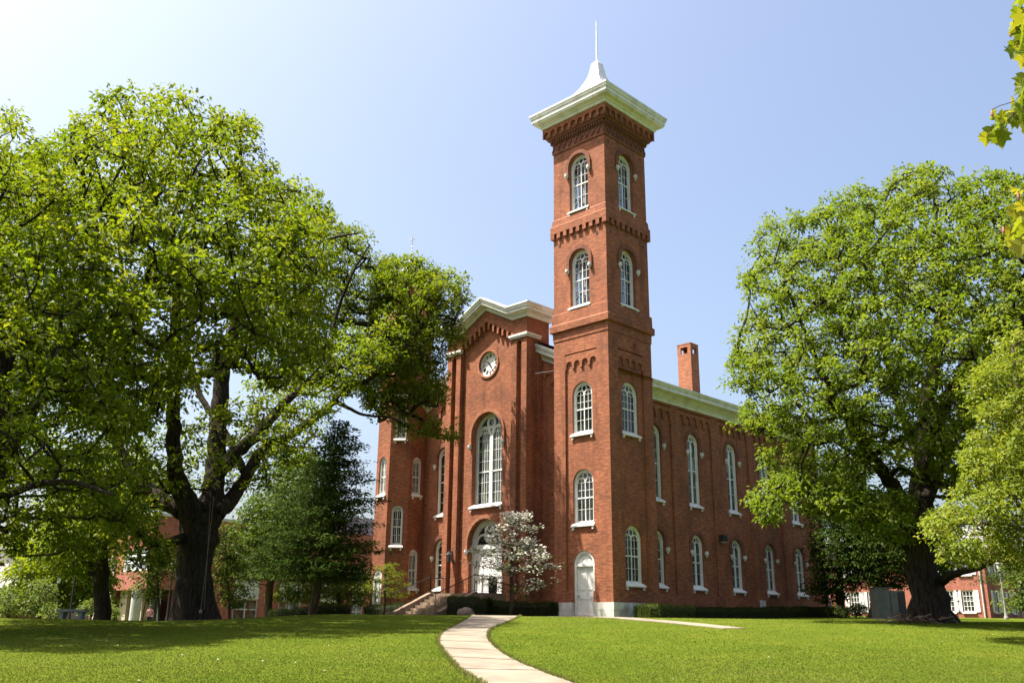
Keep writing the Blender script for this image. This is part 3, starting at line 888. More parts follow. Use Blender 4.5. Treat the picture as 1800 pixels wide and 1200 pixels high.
for a, b in bays:
    e = arcade_edge(a, b, 11.95, 5, 0.2, 0.28)
    mn.panel(SM, [(b, 12.74), (a, 12.74)] + e[::-1], [], -0.121, -0.01, BRICK)
# plain far walls
BM = Fr((MX1, MY1, 0), (-1, 0))
mn.panel(BM, [(0.0, 0), (mw, 0), (mw, RZ), (mw / 2, RIDZ), (0.0, RZ)], [], -0.4, 0.0, BRICK)
LM = Fr((MX0, MY1, 0), (0, -1))
mn.panel(LM, rect(0.4, ml - 0.4, 0, RZ), [], -0.4, 0.0, BRICK)
mn.fbox(SM, 0.0, ml + 0.06, -0.6, 0.85, -0.3, 0.06, BRICK_DK)
mn.fbox(FM, 0.0, mw, -0.6, 0.60, -0.3, 0.06, STONE)
wall = mn.build('wall', hall)
for q in bc:
    window(SM, q, 1.75, 5.1, 1.3, 'plain2', base=-0.12, gl=GLASS_B, bars=2, hoodspec=(4.45, 0.68, 0.92, -0.12, 0.05, 3.95, BRICK_DK, STONE))
    window(SM, q, 6.75, 11.45, 1.3, 'plain2', base=-0.12, gl=GLASS_B, bars=2, hoodspec=(10.8, 0.68, 0.92, -0.12, 0.05, 10.15, BRICK_DK, STONE))
for zb, zt in ((1.70, 5.1), (6.55, 11.3)):
    window(FM, WLC, zb, zt, 1.3, 'plain2', base=0.0, gl=GLASS, bars=3, hoodspec=(zt - 0.65, 0.68, 0.92, 0.0, 0.06, zt - 1.3, BRICK_DK, STONE))
# cornices and roof of the main block
prof = [(0.0, -0.05), (0.07, -0.04), (0.09, 0.08), (0.20, 0.22), (0.42, 0.40), (0.64, 0.50), (0.66, 0.52), (0.67, 0.72), (0.72, 0.74), (0.78, 0.86), (0.80, 0.90), (0.80, 0.95), (0.0, 0.97)]
cn = MB()
cn.sweep([((MX1, A + 0.0, RZ), (1, 0)), ((MX1, MY1, RZ), (1, 1))] + [((RIDX, MY1, RIDZ), (0, 1)), ((MX0, MY1, RZ), (-1, 1)), ((MX0, 3.0, RZ), (-1, 0))], prof, CREAM)
cn.sweep([((MX1 - 0.3, MY0, RZ + SL * 0.3), (0, -1)), ((RIDX, MY0, RIDZ), (0, -1)), ((MX0 + 0.3, MY0, RZ + SL * 0.3), (0, -1))], [(0.0, -0.05), (0.07, -0.04), (0.09, 0.12), (0.26, 0.26), (0.5, 0.38), (0.5, 0.62), (0.56, 0.64), (0.62, 0.8), (0.62, 0.92), (0.0, 0.97)], CREAM)
cn.build('cornice', hall)
ro = MB()
ro.add([(MX1 + 0.75, MY0 - 0.55, RZ + 0.96 - 0.0), (MX1 + 0.75, MY1 + 0.75, RZ + 0.96), (RIDX, MY1 + 0.75, RIDZ + 1.0), (RIDX, MY0 - 0.55, RIDZ + 1.0), (MX0 - 0.75, MY1 + 0.75, RZ + 0.96), (MX0 - 0.75, MY0 - 0.55, RZ + 0.96)],
       [(0, 1, 2, 3), (3, 2, 4, 5)], ROOF)
ro.build('roof', hall)
# chimney
ch = MB()
cx0, cx1, cy0, cy1 = -5.15, -4.0, 14.72, 15.72
for fr, L in ((Fr((cx0, cy0, 0), (1, 0)), cx1 - cx0), (Fr((cx1, cy0, 0), (0, 1)), cy1 - cy0), (Fr((cx1, cy1, 0), (-1, 0)), cx1 - cx0), (Fr((cx0, cy1, 0), (0, -1)), cy1 - cy0)):
    ins = 0 if abs(fr.u[0]) > 0.5 else 0.14
    ch.panel(fr, rect(ins, L - ins, 15.0, 19.42), [rect(L * 0.24, L * 0.76, 18.72, 19.22)], -0.14, 0.0, BRICK_CH)
ch.box(cx0 + 0.14, cx1 - 0.14, cy0 + 0.14, cy1 - 0.14, 18.4, 18.6, DARK)
ch.box(cx0 - 0.02, cx1 + 0.02, cy0 - 0.02, cy1 + 0.02, 19.423, 19.5, BRICK_CH)
ch.build('chimney', hall)
# downspout, flood light, service box, tie rods
dp = MB()
dp.tube([(MX1 + 0.7, 25.6, 13.3), (MX1 + 0.12, 25.85, 12.4), (MX1 + 0.12, 25.85, 1.3), (MX1 + 0.42, 25.85, 0.95), (MX1 + 0.42, 25.85, 0.1)], 0.07, PIPE, 8)
for z in (4, 7, 10): dp.box(MX1 + 0.0, MX1 + 0.2, 25.76, 25.94, z, z + 0.06, PIPE)
dp.build('downspout', hall)
fl = MB(); fl.box(MX1, MX1 + 0.32, 11.72, 12.2, 4.85, 5.25, IRON); fl.box(MX1 + 0.05, MX1 + 0.28, 11.78, 12.14, 4.78, 4.848, PIPE); fl.build('flood_light', hall)
bx = MB(); bx.box(MX1 + 0.06, MX1 + 0.26, 16.15, 16.6, 0.75, 1.35, PIPE); bx.build('meter_box', hall)
for a_, b_ in (((PX1, 0.35, 14.66), (-A, 0.5, 14.55)), ((PX0, 1.0, 13.6), (-17.8, 0.9, 13.2))):
    rd = MB(); rd.tube([a_, b_], 0.018, CLOCKB, 5); rd.build('tie_rod', hall)

# ---------- octagonal stair tower at the far front corner
OC = np.array([-19.4, 0.8]); OAP = 1.69; OS = OAP / 1.2071
oc = MB()
ofr = []
for k in range(8):
    a = -math.pi / 2 + k * math.pi / 4
    n_ = np.array([math.cos(a), math.sin(a)]); u_ = np.array([-n_[1], n_[0]])
    o_ = OC + n_ * OAP - u_ * OS / 2
    ofr.append(Fr((o_[0], o_[1], 0), (u_[0], u_[1])))
OW = {0: [(7.96, 10.75)], 1: [(11.8, 14.5), (4.5, 7.35)], 2: [(8.0, 10.75), (1.75, 4.45)]}
OW2 = {0: [(17.3, 20.9)], 1: [(17.3, 20.9)], 2: [(17.3, 20.9)]}
for k, fr in enumerate(ofr):
    holes = [arch(OS / 2, zb, zt, 0.78) for zb, zt in OW.get(k, [])]
    ol = rect(0, OS, 0, 14.9)
    if k == 0:
        dd = arch(OS / 2, 0.0, 3.1, 0.95); ol = [(0, 0), dd[0]] + dd[2:][::-1] + [dd[1], (OS, 0), (OS, 14.9), (0, 14.9)]
    oc.panel(fr, ol, holes, -0.3, 0.0, BRICK)
    oc.panel(fr, rect(0, OS, 14.9, 23.6), [arch(OS / 2, zb, zt, 0.8) for zb, zt in OW2.get(k, [])], -0.3, 0.0, BRICK)
def octpath(rad_ap, z=0):
    R = rad_ap / math.cos(math.pi / 8)
    return [((OC[0] + R * math.cos(-math.pi / 2 - math.pi / 8 + k * math.pi / 4), OC[1] + R * math.sin(-math.pi / 2 - math.pi / 8 + k * math.pi / 4), z),
             (math.cos(-math.pi / 2 - math.pi / 8 + k * math.pi / 4) / math.cos(math.pi / 8), math.sin(-math.pi / 2 - math.pi / 8 + k * math.pi / 4) / math.cos(math.pi / 8))) for k in range(8)]
oc.sweep(octpath(OAP), [(-0.1, 15.1), (0.03, 15.1), (0.05, 15.5), (0.14, 15.55), (0.14, 15.95), (0.0, 16.1), (-0.1, 16.1)], BRICK, closed=True)
oc.sweep(octpath(OAP), [(-0.1, 22.6), (0.05, 22.6), (0.12, 22.8), (0.2, 23.0), (0.2, 23.6), (-0.1, 23.6)], BRICK_DK, closed=True)
oct_ = oc.build('octagonal_tower', hall)
ocn = MB()
ocn.sweep(octpath(OAP), [(-0.1, 14.85), (0.06, 14.85), (0.1, 14.95), (0.16, 15.0), (0.16, 15.08), (-0.1, 15.1)], CREAM, closed=True)
ocn.build('string_course', hall)
ocn = MB()
ocn.sweep(octpath(OAP), [(0.0, 23.6), (0.24, 23.6), (0.28, 23.75), (0.5, 23.9), (0.5, 24.1), (0.58, 24.15), (0.58, 24.25), (-0.2, 24.3)], CREAM, closed=True)
ocn.build('octagon_cornice', hall)
orf = MB()
vs = []; fs = []
pr = [(0.5, 24.25), (-0.1, 24.45), (-0.7, 24.8), (-1.2, 25.3), (-1.5, 25.9), (-1.62, 26.3)]
for off, z in pr:
    vs += [(P[0] + m[0] * off, P[1] + m[1] * off, z) for P, m in octpath(OAP)]
for i in range(len(pr) - 1):
    for q in range(8):
        fs.append((i * 8 + q, i * 8 + (q + 1) % 8, i * 8 + 8 + (q + 1) % 8, i * 8 + 8 + q))
orf.add(vs, fs, TIN)
oro = orf.build('octagon_roof', hall)
of = MB()
of.tube([(OC[0], OC[1], 26.2), (OC[0], OC[1], 28.15)], 0.03, PIPE, 6)
for z, r_ in ((26.45, 0.22), (27.75, 0.26)):
    of.tube([(OC[0] - r_ * .7, OC[1] - r_ * .7, z), (OC[0] + r_ * .7, OC[1] + r_ * .7, z)], 0.025, PIPE, 5)
    of.tube([(OC[0] + r_ * .7, OC[1] - r_ * .7, z), (OC[0] - r_ * .7, OC[1] + r_ * .7, z)], 0.025, PIPE, 5)
of.lathe((OC[0], OC[1], 27.1), [(0.02, -0.12), (0.08, 0), (0.02, 0.12)], PIPE, 8)
of.build('finial', oro)
for k, L in list(OW.items()):
    for zb, zt in L:
        window(ofr[k], OS / 2, zb, zt, 0.78, 'double', base=0.0, rec=0.12, fw=0.10, sill_ext=0.10)
for k, L in list(OW2.items()):
    for zb, zt in L:
        window(ofr[k], OS / 2, zb, zt, 0.80, 'double', base=0.0, rec=0.12, fw=0.10, sill_ext=0.06)
door(ofr[0], OS / 2, 0.1, 3.1, 0.95, 0.0, 0.14)

# ---------- wall lantern on the pavilion
ln = MB()
lx, ly, lz = FP.p(1.02, 3.75, 0.0)
ln.box(lx - 0.05, lx + 0.05, ly - 0.03, ly, lz - 0.35, lz + 0.35, IRON)
ln.box(lx - 0.02, lx + 0.02, ly - 0.3, ly - 0.03, lz + 0.28, lz + 0.32, IRON)
ln.lathe((lx, ly - 0.28, lz), [(0.05, -0.42), (0.10, -0.36), (0.12, -0.33)], IRON, 6)
ln.lathe((lx, ly - 0.28, lz), [(0.19, 0.05), (0.21, 0.08), (0.10, 0.22), (0.04, 0.3), (0.02, 0.4)], IRON, 6)
ln.lathe((lx, ly - 0.28, lz), [(0.10, -0.325), (0.15, 0.045)], GLASS_B, 6)
for q in range(6):
    t = 2 * math.pi * q / 6
    ln.tube([(lx + 0.115 * math.cos(t), ly - 0.28 + 0.115 * math.sin(t), lz - 0.34), (lx + 0.17 * math.cos(t), ly - 0.28 + 0.17 * math.sin(t), lz + 0.06)], 0.012, IRON, 4)
ln.build('wall_lantern', hall)

# ================================================================== entrance steps
stp = thing('entrance_steps', 'brown stone steps with sloping cheek walls leading up to the white double door', 'steps', (-10.5, -2.5, 0))
s = MB()
SX0, SX1 = -12.35, -8.75
ZP = 1.40
s.box(-12.75, -8.0, -2.0, -0.1, -0.3, ZP, STEPS)
nst = 8
for k in range(nst):
    z1 = ZP - (k + 1) * ZP / (nst + 0)
    y1 = -2.0 - k * 0.36
    if z1 <= 0.02: z1 = 0.03
    s.box(SX0, SX1, y1 - 0.36, y1 - 0.003 * (k == 0), -0.3, z1 + 0.0, STEPS)
so = s.build('step_flight', stp)
for x0, x1 in ((SX0 - 0.34, SX0 - 0.004), (SX1 + 0.004, SX1 + 0.34)):
    cw = MB()
    f = Fr((x1, -5.2, 0), (0, 1))
    cw.panel(f, [(0, -0.3), (3.196, -0.3), (3.196, ZP + 0.06), (3.05, ZP + 0.06), (0.35, 0.30), (-0.15, 0.30), (-0.15, -0.3)], [], -(x1 - x0), 0.0, STEPS)
    cw.build('cheek_wall', stp)
def railing(pts, parent, spacing=0.13, hgt=0.95, name='railing'):
    rb = MB()
    top = [(p[0], p[1], p[2] + hgt) for p in pts]; low = [(p[0], p[1], p[2] + 0.1) for p in pts]
    rb.tube(top, 0.028, IRON, 6); rb.tube(low, 0.015, IRON, 5)
    for a, b in zip(pts[:-1], pts[1:]):
        a = np.array(a); b = np.array(b); L = np.linalg.norm(b - a); n = max(1, int(L / spacing))
        for k in range(n + 1):
            p = a + (b - a) * k / n
            post = k in (0, n)
            rb.tube([(p[0], p[1], p[2] + (0 if post else 0.1)), (p[0], p[1], p[2] + hgt + (0.05 if post else 0))], 0.022 if post else 0.010, IRON, 5)
    return rb.build(name, parent)
railing([(-8.1, -1.9, ZP), (-8.1, -0.2, ZP)], stp)
railing([(SX1 + 0.17, -5.1, 0.3), (SX1 + 0.17, -2.1, ZP + 0.06), (-8.12, -1.95, ZP)], stp)
railing([(SX0 - 0.17, -5.1, 0.3), (SX0 - 0.17, -2.1, ZP + 0.06), (-12.65, -1.95, ZP), (-12.65, -0.4, ZP)], stp, spacing=0.5)
tc_ = MB()
tc_.lathe((-8.45, -0.75, ZP), [(0.22, 0.002), (0.25, 0.05), (0.27, 0.75), (0.29, 0.78), (0.29, 0.84), (0.2, 0.93), (0.06, 0.97)], IRON, 14)
tag(tc_.build('litter_bin', None, False), 'black round litter bin on the landing beside the white double door', 'bin')
rk_ = MB()
rk_.lathe((-5.75, -5.4, 0.0), [(0.25, -0.1), (0.42, 0.05), (0.46, 0.2), (0.38, 0.38), (0.2, 0.47), (0.03, 0.5)], ROCK, 12, 1.25, 0.8)
ro_ = rk_.build('boulder', None, True)
for v in ro_.data.vertices:
    v.co.x += 0.05 * math.sin(v.co.z * 17 + v.co.y * 9); v.co.z += 0.04 * math.sin(v.co.x * 13)
tag(ro_, 'rounded pinkish granite boulder at the edge of the mulch before the hedge', 'rock')
# ================================================================== GROUND
LAWN_NODES = None
def lawn_mat():
    m, nt, out = new_mat('lawn_grass')
    p = principled(nt, out, 1.0, 0.0)
    geo = node(nt, 'ShaderNodeNewGeometry')
    def noise(scale, det, rough=0.6):
        n = node(nt, 'ShaderNodeTexNoise'); n.inputs['Scale'].default_value = scale; n.inputs['Detail'].default_value = det; n.inputs['Roughness'].default_value = rough
        nt.links.new(geo.outputs['Position'], n.inputs['Vector']); return n
    n1 = noise(0.45, 6); n2 = noise(9.0, 6, 0.75); n3 = noise(45, 3)
    r1 = node(nt, 'ShaderNodeValToRGB')
    r1.color_ramp.elements[0].position = 0.3; r1.color_ramp.elements[1].position = 0.72
    r1.color_ramp.elements[0].color = (0.056, 0.088, 0.009, 1); r1.color_ramp.elements[1].color = (0.105, 0.124, 0.015, 1)
    nt.links.new(n1.outputs[0], r1.inputs[0])
    r2 = node(nt, 'ShaderNodeMapRange'); r2.inputs[1].default_value = 0.3; r2.inputs[2].default_value = 0.7; r2.inputs[3].default_value = 0.72; r2.inputs[4].default_value = 1.28
    nt.links.new(n2.outputs[0], r2.inputs[0])
    r3 = node(nt, 'ShaderNodeMapRange'); r3.inputs[1].default_value = 0.3; r3.inputs[2].default_value = 0.7; r3.inputs[3].default_value = 0.82; r3.inputs[4].default_value = 1.18
    nt.links.new(n3.outputs[0], r3.inputs[0])
    mu = node(nt, 'ShaderNodeMath', operation='MULTIPLY'); nt.links.new(r2.outputs[0], mu.inputs[0]); nt.links.new(r3.outputs[0], mu.inputs[1])
    hs = node(nt, 'ShaderNodeHueSaturation'); nt.links.new(r1.outputs[0], hs.inputs['Color']); nt.links.new(mu.outputs[0], hs.inputs['Value'])
    nt.links.new(hs.outputs[0], p.inputs['Base Color'])
    b = node(nt, 'ShaderNodeBump'); b.inputs['Strength'].default_value = 0.8; b.inputs['Distance'].default_value = 0.05
    nt.links.new(n3.outputs[0], b.inputs['Height']); nt.links.new(b.outputs[0], p.inputs['Normal'])
    return m
LAWN = lawn_mat()
ss = np.concatenate([np.arange(-60, 0, 6), np.arange(0, 12, 2.0), np.arange(12, 48, 0.6), np.arange(48, 110, 2.5), [120, 150, 200, 300, 500, 900, 1600]])
ll = np.concatenate([[-1500, -700, -350, -200], np.arange(-140, -40, 8), np.arange(-40, 40, 1.0), np.arange(40, 140, 8), [150, 220, 400, 800, 1500]])
Sg, Lg = np.meshgrid(ss, ll, indexing='ij')
GX = CAM[0] + H2[0] * Sg + _r[0] * Lg; GY = CAM[1] + H2[1] * Sg + _r[1] * Lg
GZ = ground(GX, GY)
n0, n1 = Sg.shape
me = bpy.data.meshes.new('lawn')
vs = np.stack([GX, GY, GZ], -1).reshape(-1, 3)
idx = np.arange(n0 * n1).reshape(n0, n1)
qs = np.stack([idx[:-1, :-1], idx[:-1, 1:], idx[1:, 1:], idx[1:, :-1]], -1).reshape(-1, 4)
me.from_pydata(vs.tolist(), [], qs.tolist())
me.polygons.foreach_set('use_smooth', [True] * len(qs))
me.materials.append(LAWN)
if me.polygons[0].normal.z < 0: me.flip_normals()
lawn = bpy.data.objects.new('lawn', me); COL.objects.link(lawn)
tag(lawn, 'sunlit mown lawn rising gently to the hall', 'lawn', kind='structure')

def ribbon(name, left, right, label, cat, lift=0.03, slab=2.3, sub=0.25):
    """paving slabs laid along two edge lines, with narrow joints"""
    L = np.array(left, float); R_ = np.array(right, float)
    mid = (L + R_) / 2; d = np.concatenate([[0], np.cumsum(np.linalg.norm(np.diff(mid[:, :2], axis=0), axis=1))])
    T = d[-1]
    def pt(E, t): return np.array([np.interp(t, d, E[:, 0]), np.interp(t, d, E[:, 1])])
    mb = MB(); t = 0.0
    while t < T - 0.05:
        t1 = min(t + slab, T)
        k = max(1, int((t1 - t) / sub)); tt = np.linspace(t, t1 - 0.02, k + 1)
        vs = []
        for q in tt:
            a = pt(L, q); b = pt(R_, q)
            lq = lift + 0.007 * (1 - (q - t) / (t1 - t))
            za, zb = gz(*a) + lq, gz(*b) + lq
            m_ = (a + b) / 2; zm = max(gz(*m_) + lq, (za + zb) / 2)
            vs += [(a[0], a[1], za), (m_[0], m_[1], zm), (b[0], b[1], zb), (a[0], a[1], za - 0.09), (b[0], b[1], zb - 0.09)]
        fs = []
        for i in range(k):
            o = i * 5
            fs += [(o, o + 1, o + 6, o + 5), (o + 1, o + 2, o + 7, o + 6), (o + 3, o, o + 5, o + 8), (o + 2, o + 4, o + 9, o + 7)]
        fs += [(0, 3, 4, 2, 1), (k * 5 + 1, k * 5 + 2, k * 5 + 4, k * 5 + 3, k * 5)]
        mb.add(vs, fs, CONC)
        t = t1
    o = mb.build(name)
    tag(o, label, cat, kind='structure')
    return L, R_

def densify(E, n=60):
    """Catmull-Rom through the given points"""
    E = np.array(E, float)
    P = np.vstack([2 * E[0] - E[1], E, 2 * E[-1] - E[-2]])
    out = []
    m_ = len(E) - 1
    for i in range(n + 1):
        x = i / n * m_; k = min(int(x), m_ - 1); t = x - k
        p0, p1, p2, p3 = P[k], P[k + 1], P[k + 2], P[k + 3]
        out.append(0.5 * ((2 * p1) + (-p0 + p2) * t + (2 * p0 - 5 * p1 + 4 * p2 - p3) * t ** 2 + (-p0 + 3 * p1 - 3 * p2 + p3) * t ** 3))
    return np.array(out)
Lp = [ground_at(*q)[:2] for q in ((1010, 1290), (905, 1240), (845, 1200), (812, 1180), (790, 1157), (776, 1140), (771, 1126), (779, 1112), (801, 1100))]
Rp = [ground_at(*q)[:2] for q in ((1280, 1290), (1100, 1240), (1000, 1200), (955, 1183), (908, 1163), (878, 1145), (862, 1129), (858, 1116), (868, 1103))]
Lp += [np.array([3.0, -13.2]), np.array([-0.6, -9.6])]; Rp += [np.array([4.9, -12.4]), np.array([1.6, -8.9])]
PATHL, PATHR = ribbon('path', densify(Lp, 90), densify(Rp, 90), 'pale concrete path curving across the lawn to the steps', 'path')
fl_ = [(-12.6, -5.25), (-9, -5.5), (-4, -6.7), (2, -7.4), (7, -8.5), (11, -10.1), (15.2, -12.3)]
fr_ = [(-12.6, -6.6), (-9.2, -6.8), (-4.2, -7.9), (1.8, -8.55), (6.7, -9.6), (10.6, -11.1), (14.9, -13.2)]
WALKL, WALKR = ribbon('front_walk', densify(fl_, 60), densify(fr_, 60), 'narrow concrete walk running along the front of the hall', 'path', lift=0.022)
mu = MB()
mo = [(-8.6, -5.35), (-4, -6.45), (-0.3, -7.0), (-0.3, -2.4), (-3.2, -0.6), (-8.0, -0.6)]
mu.add([(x, y, 0.03) for x, y in mo], [tuple(range(len(mo)))], MULCH)
tag(mu.build('mulch_bed'), 'dark mulch bed between the front walk and the hall', 'mulch', kind='structure')

# ------------------------------------------------------------------ leaves as one mesh of small folded blades
def leaf_mesh(name, pos, d, nrm, L, W, tint, mat, parent=None, fold=0.18, tri=False):
    n = len(pos)
    d = d / (np.linalg.norm(d, axis=1, keepdims=True) + 1e-9)
    s = np.cross(d, nrm); s /= (np.linalg.norm(s, axis=1, keepdims=True) + 1e-9)
    up = np.cross(s, d)
    L = np.broadcast_to(np.asarray(L, float), (n,))[:, None]; W = np.broadcast_to(np.asarray(W, float), (n,))[:, None]
    if tri:
        v = np.stack([pos - s * W * 0.5, pos + s * W * 0.5, pos + d * L], 1).reshape(-1, 3); k = 3
    else:
        a = pos; b = pos + d * L * 0.5 + s * W * 0.5 + up * W * fold; c_ = pos + d * L - up * L * 0.12; e = pos + d * L * 0.5 - s * W * 0.5 + up * W * fold
        v = np.stack([a, b, c_, e], 1).reshape(-1, 3); k = 4
    me = bpy.data.meshes.new(name)
    me.vertices.add(n * k); me.vertices.foreach_set('co', v.astype(np.float32).ravel())
    me.loops.add(n * k); me.loops.foreach_set('vertex_index', np.arange(n * k, dtype=np.int32))
    me.polygons.add(n)
    me.polygons.foreach_set('loop_start', np.arange(0, n * k, k, dtype=np.int32))
    me.polygons.foreach_set('loop_total', np.full(n, k, dtype=np.int32))
    at_ = me.attributes.new('tint', 'FLOAT', 'FACE'); at_.data.foreach_set('value', np.clip(tint, 0, 1).astype(np.float32))
    me.materials.append(mat); me.update(calc_edges=True)
    o = bpy.data.objects.new(name, me); COL.objects.link(o)
    if parent is not None: attach(o, parent)
    return o

def rvec(rs, n):
    v = rs.normal(size=(n, 3)); return v / np.linalg.norm(v, axis=1, keepdims=True)

OAK = leafmat('oak_leaves', [(0.055, 0.098, 0.005), (0.088, 0.140, 0.008), (0.130, 0.175, 0.012), (0.19, 0.215, 0.025)], 0.52, tcol=(1.5, 1.35, 0.5))
OAK2 = leafmat('bright_oak_leaves', [(0.058, 0.100, 0.006), (0.098, 0.148, 0.012), (0.135, 0.180, 0.022), (0.18, 0.205, 0.045)], 0.5, tcol=(1.35, 1.3, 0.55))
DARKL = leafmat('dark_conifer_needles', [(0.024, 0.044, 0.006), (0.038, 0.064, 0.009), (0.056, 0.084, 0.013)], 0.3, spec=0.04, rough=0.8)
LIGHTL = leafmat('light_leaves', [(0.06, 0.10, 0.012), (0.09, 0.13, 0.02), (0.13, 0.16, 0.035)], 0.45, tcol=(1.3, 1.2, 0.7))
MIDL = leafmat('mid_green_leaves', [(0.032, 0.060, 0.005), (0.052, 0.086, 0.008), (0.078, 0.112, 0.013)], 0.4, tcol=(1.3, 1.25, 0.6))
PALEL = leafmat('pale_spring_leaves', [(0.07, 0.115, 0.007), (0.120, 0.165, 0.012), (0.175, 0.215, 0.022), (0.26, 0.28, 0.07)], 0.45, tcol=(1.3, 1.2, 0.7))
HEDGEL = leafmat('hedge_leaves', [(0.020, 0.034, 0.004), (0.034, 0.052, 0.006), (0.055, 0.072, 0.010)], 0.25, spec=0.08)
PETALS = leafmat('white_blossom', [(0.62, 0.60, 0.54), (0.72, 0.69, 0.62), (0.80, 0.77, 0.70)], 0.5)
MAPLE = leafmat('maple_leaves', [(0.10, 0.15, 0.010), (0.15, 0.20, 0.018), (0.24, 0.24, 0.035)], 0.55, tcol=(1.5, 1.3, 0.5))
BUDS = leafmat('pink_buds', [(0.45, 0.2, 0.14), (0.5, 0.26, 0.18)], 0.3)
GRASSM = leafmat('grass_blades', [(0.058, 0.098, 0.009), (0.094, 0.128, 0.012), (0.132, 0.152, 0.022), (0.24, 0.21, 0.10)], 0.3, spec=0.04)
CORE = mottled('twig_core', (0.012, 0.016, 0.006), (0.022, 0.024, 0.012), 6, 1.0)

# ------------------------------------------------------------------ grass blades on the near lawn
rs = np.random.RandomState(3)
NB = 330000
s_ = 1.0 / (1 / 42.0 + rs.rand(NB) * (1 / 11.5 - 1 / 42.0))
l_ = (rs.rand(NB) * 2 - 1) * 0.62 * s_
gx = CAM[0] + H2[0] * s_ + _r[0] * l_; gy = CAM[1] + H2[1] * s_ + _r[1] * l_
def inside(poly, x, y):
    poly = np.asarray(poly, float); r_ = np.zeros(len(x), bool); j = len(poly) - 1
    for i in range(len(poly)):
        xi, yi, xj, yj = poly[i][0], poly[i][1], poly[j][0], poly[j][1]
        cnd = ((yi > y) != (yj > y)) & (x < (xj - xi) * (y - yi) / (yj - yi + 1e-12) + xi)
        r_ ^= cnd; j = i
    return r_
bad = inside(np.vstack([PATHL, PATHR[::-1]]), gx, gy) | inside(np.vstack([WALKL, WALKR[::-1]]), gx, gy) | inside(mo, gx, gy)
bad |= (gx > MX0 - 2) & (gx < 1.2) & (gy > -5.2)
gx, gy, s_ = gx[~bad], gy[~bad], s_[~bad]
n = len(gx)
gp = np.stack([gx, gy, ground(gx, gy) - 0.005], -1)
gd = rs.normal(size=(n, 3)) * 0.5; gd[:, 2] = 1.0
patch = 0.5 + 0.22 * np.sin(gx * 0.9 + 1.3 * np.sin(gy * 0.5)) + 0.18 * np.sin(gy * 1.3 + gx * 0.4) + 0.2 * np.sin((gx * 0.9 - gy * 0.45) * 3.4)
big = 0.5 + 0.3 * np.sin(gx * 0.23 + 0.8 * np.sin(gy * 0.19)) + 0.25 * np.sin(gy * 0.31 - gx * 0.17 + 1.0)
gt = 0.10 + rs.rand(n) * 0.34 + 0.20 * patch + 0.26 * big
gt[rs.rand(n) < 0.006] = 1.0
gL = (0.016 + 0.016 * rs.rand(n)) * (1 + 0.3 * patch)
ed_ = np.vstack([PATHL[:, :2], PATHR[:, :2]]); mid_ = np.vstack([(PATHL + PATHR)[:, :2] / 2] * 2)
ne = 9000; ie = rs.randint(0, len(ed_) - 1, ne); ie = np.where(ie == len(PATHL) - 1, ie - 1, ie); te = rs.rand(ne, 1)
pe = ed_[ie] * (1 - te) + ed_[ie + 1] * te; oe = pe - mid_[ie]; oe /= np.linalg.norm(oe, axis=1, keepdims=True)
pe = pe + oe * (rs.rand(ne, 1) * 0.10 - 0.02)
gp = np.vstack([gp, np.stack([pe[:, 0], pe[:, 1], ground(pe[:, 0], pe[:, 1]) + 0.01], -1)])
de = rs.normal(size=(ne, 3)) * 0.5; de[:, :2] -= oe * 0.35; de[:, 2] = 1.0
gd = np.vstack([gd, de]); gL = np.concatenate([gL, 0.05 + 0.05 * rs.rand(ne)]); gt = np.concatenate([gt, 0.45 + 0.5 * rs.rand(ne)]); s_ = np.concatenate([s_, np.full(ne, 18.0)]); n = len(gp)
o = leaf_mesh('grass', gp, gd, rvec(rs, n), gL, 0.010 + 0.012 * s_ / 30, gt, GRASSM, tri=True)
tag(o, 'short bright green grass blades covering the lawn', 'grass', kind='stuff')
n = 45
k_ = rs.rand(n); ps = 14 + 24 * k_; pl = (rs.rand(n) * 2 - 1) * 0.55 * ps
px_ = CAM[0] + H2[0] * ps + _r[0] * pl; py_ = CAM[1] + H2[1] * ps + _r[1] * pl
o = leaf_mesh('fallen_petals', np.stack([px_, py_, ground(px_, py_) + 0.035], -1), rvec(rs, n) * [1, 1, 0.2], np.tile([0, 0, 1.0], (n, 1)) + rvec(rs, n) * 0.3, 0.045, 0.03, rs.rand(n), PETALS)
tag(o, 'white petals scattered over the grass', 'petals', kind='stuff')

# ------------------------------------------------------------------ trees
def atv(px, py, D):
    px = np.asarray(px, float); py = np.asarray(py, float); D = np.asarray(D, float)
    d = _fw[None] * FPX + _R[None] * (px - 900)[:, None] + _U[None] * (600 - py)[:, None]
    return CAM[None] + d * (D / np.hypot(d[:, 0], d[:, 1]))[:, None]

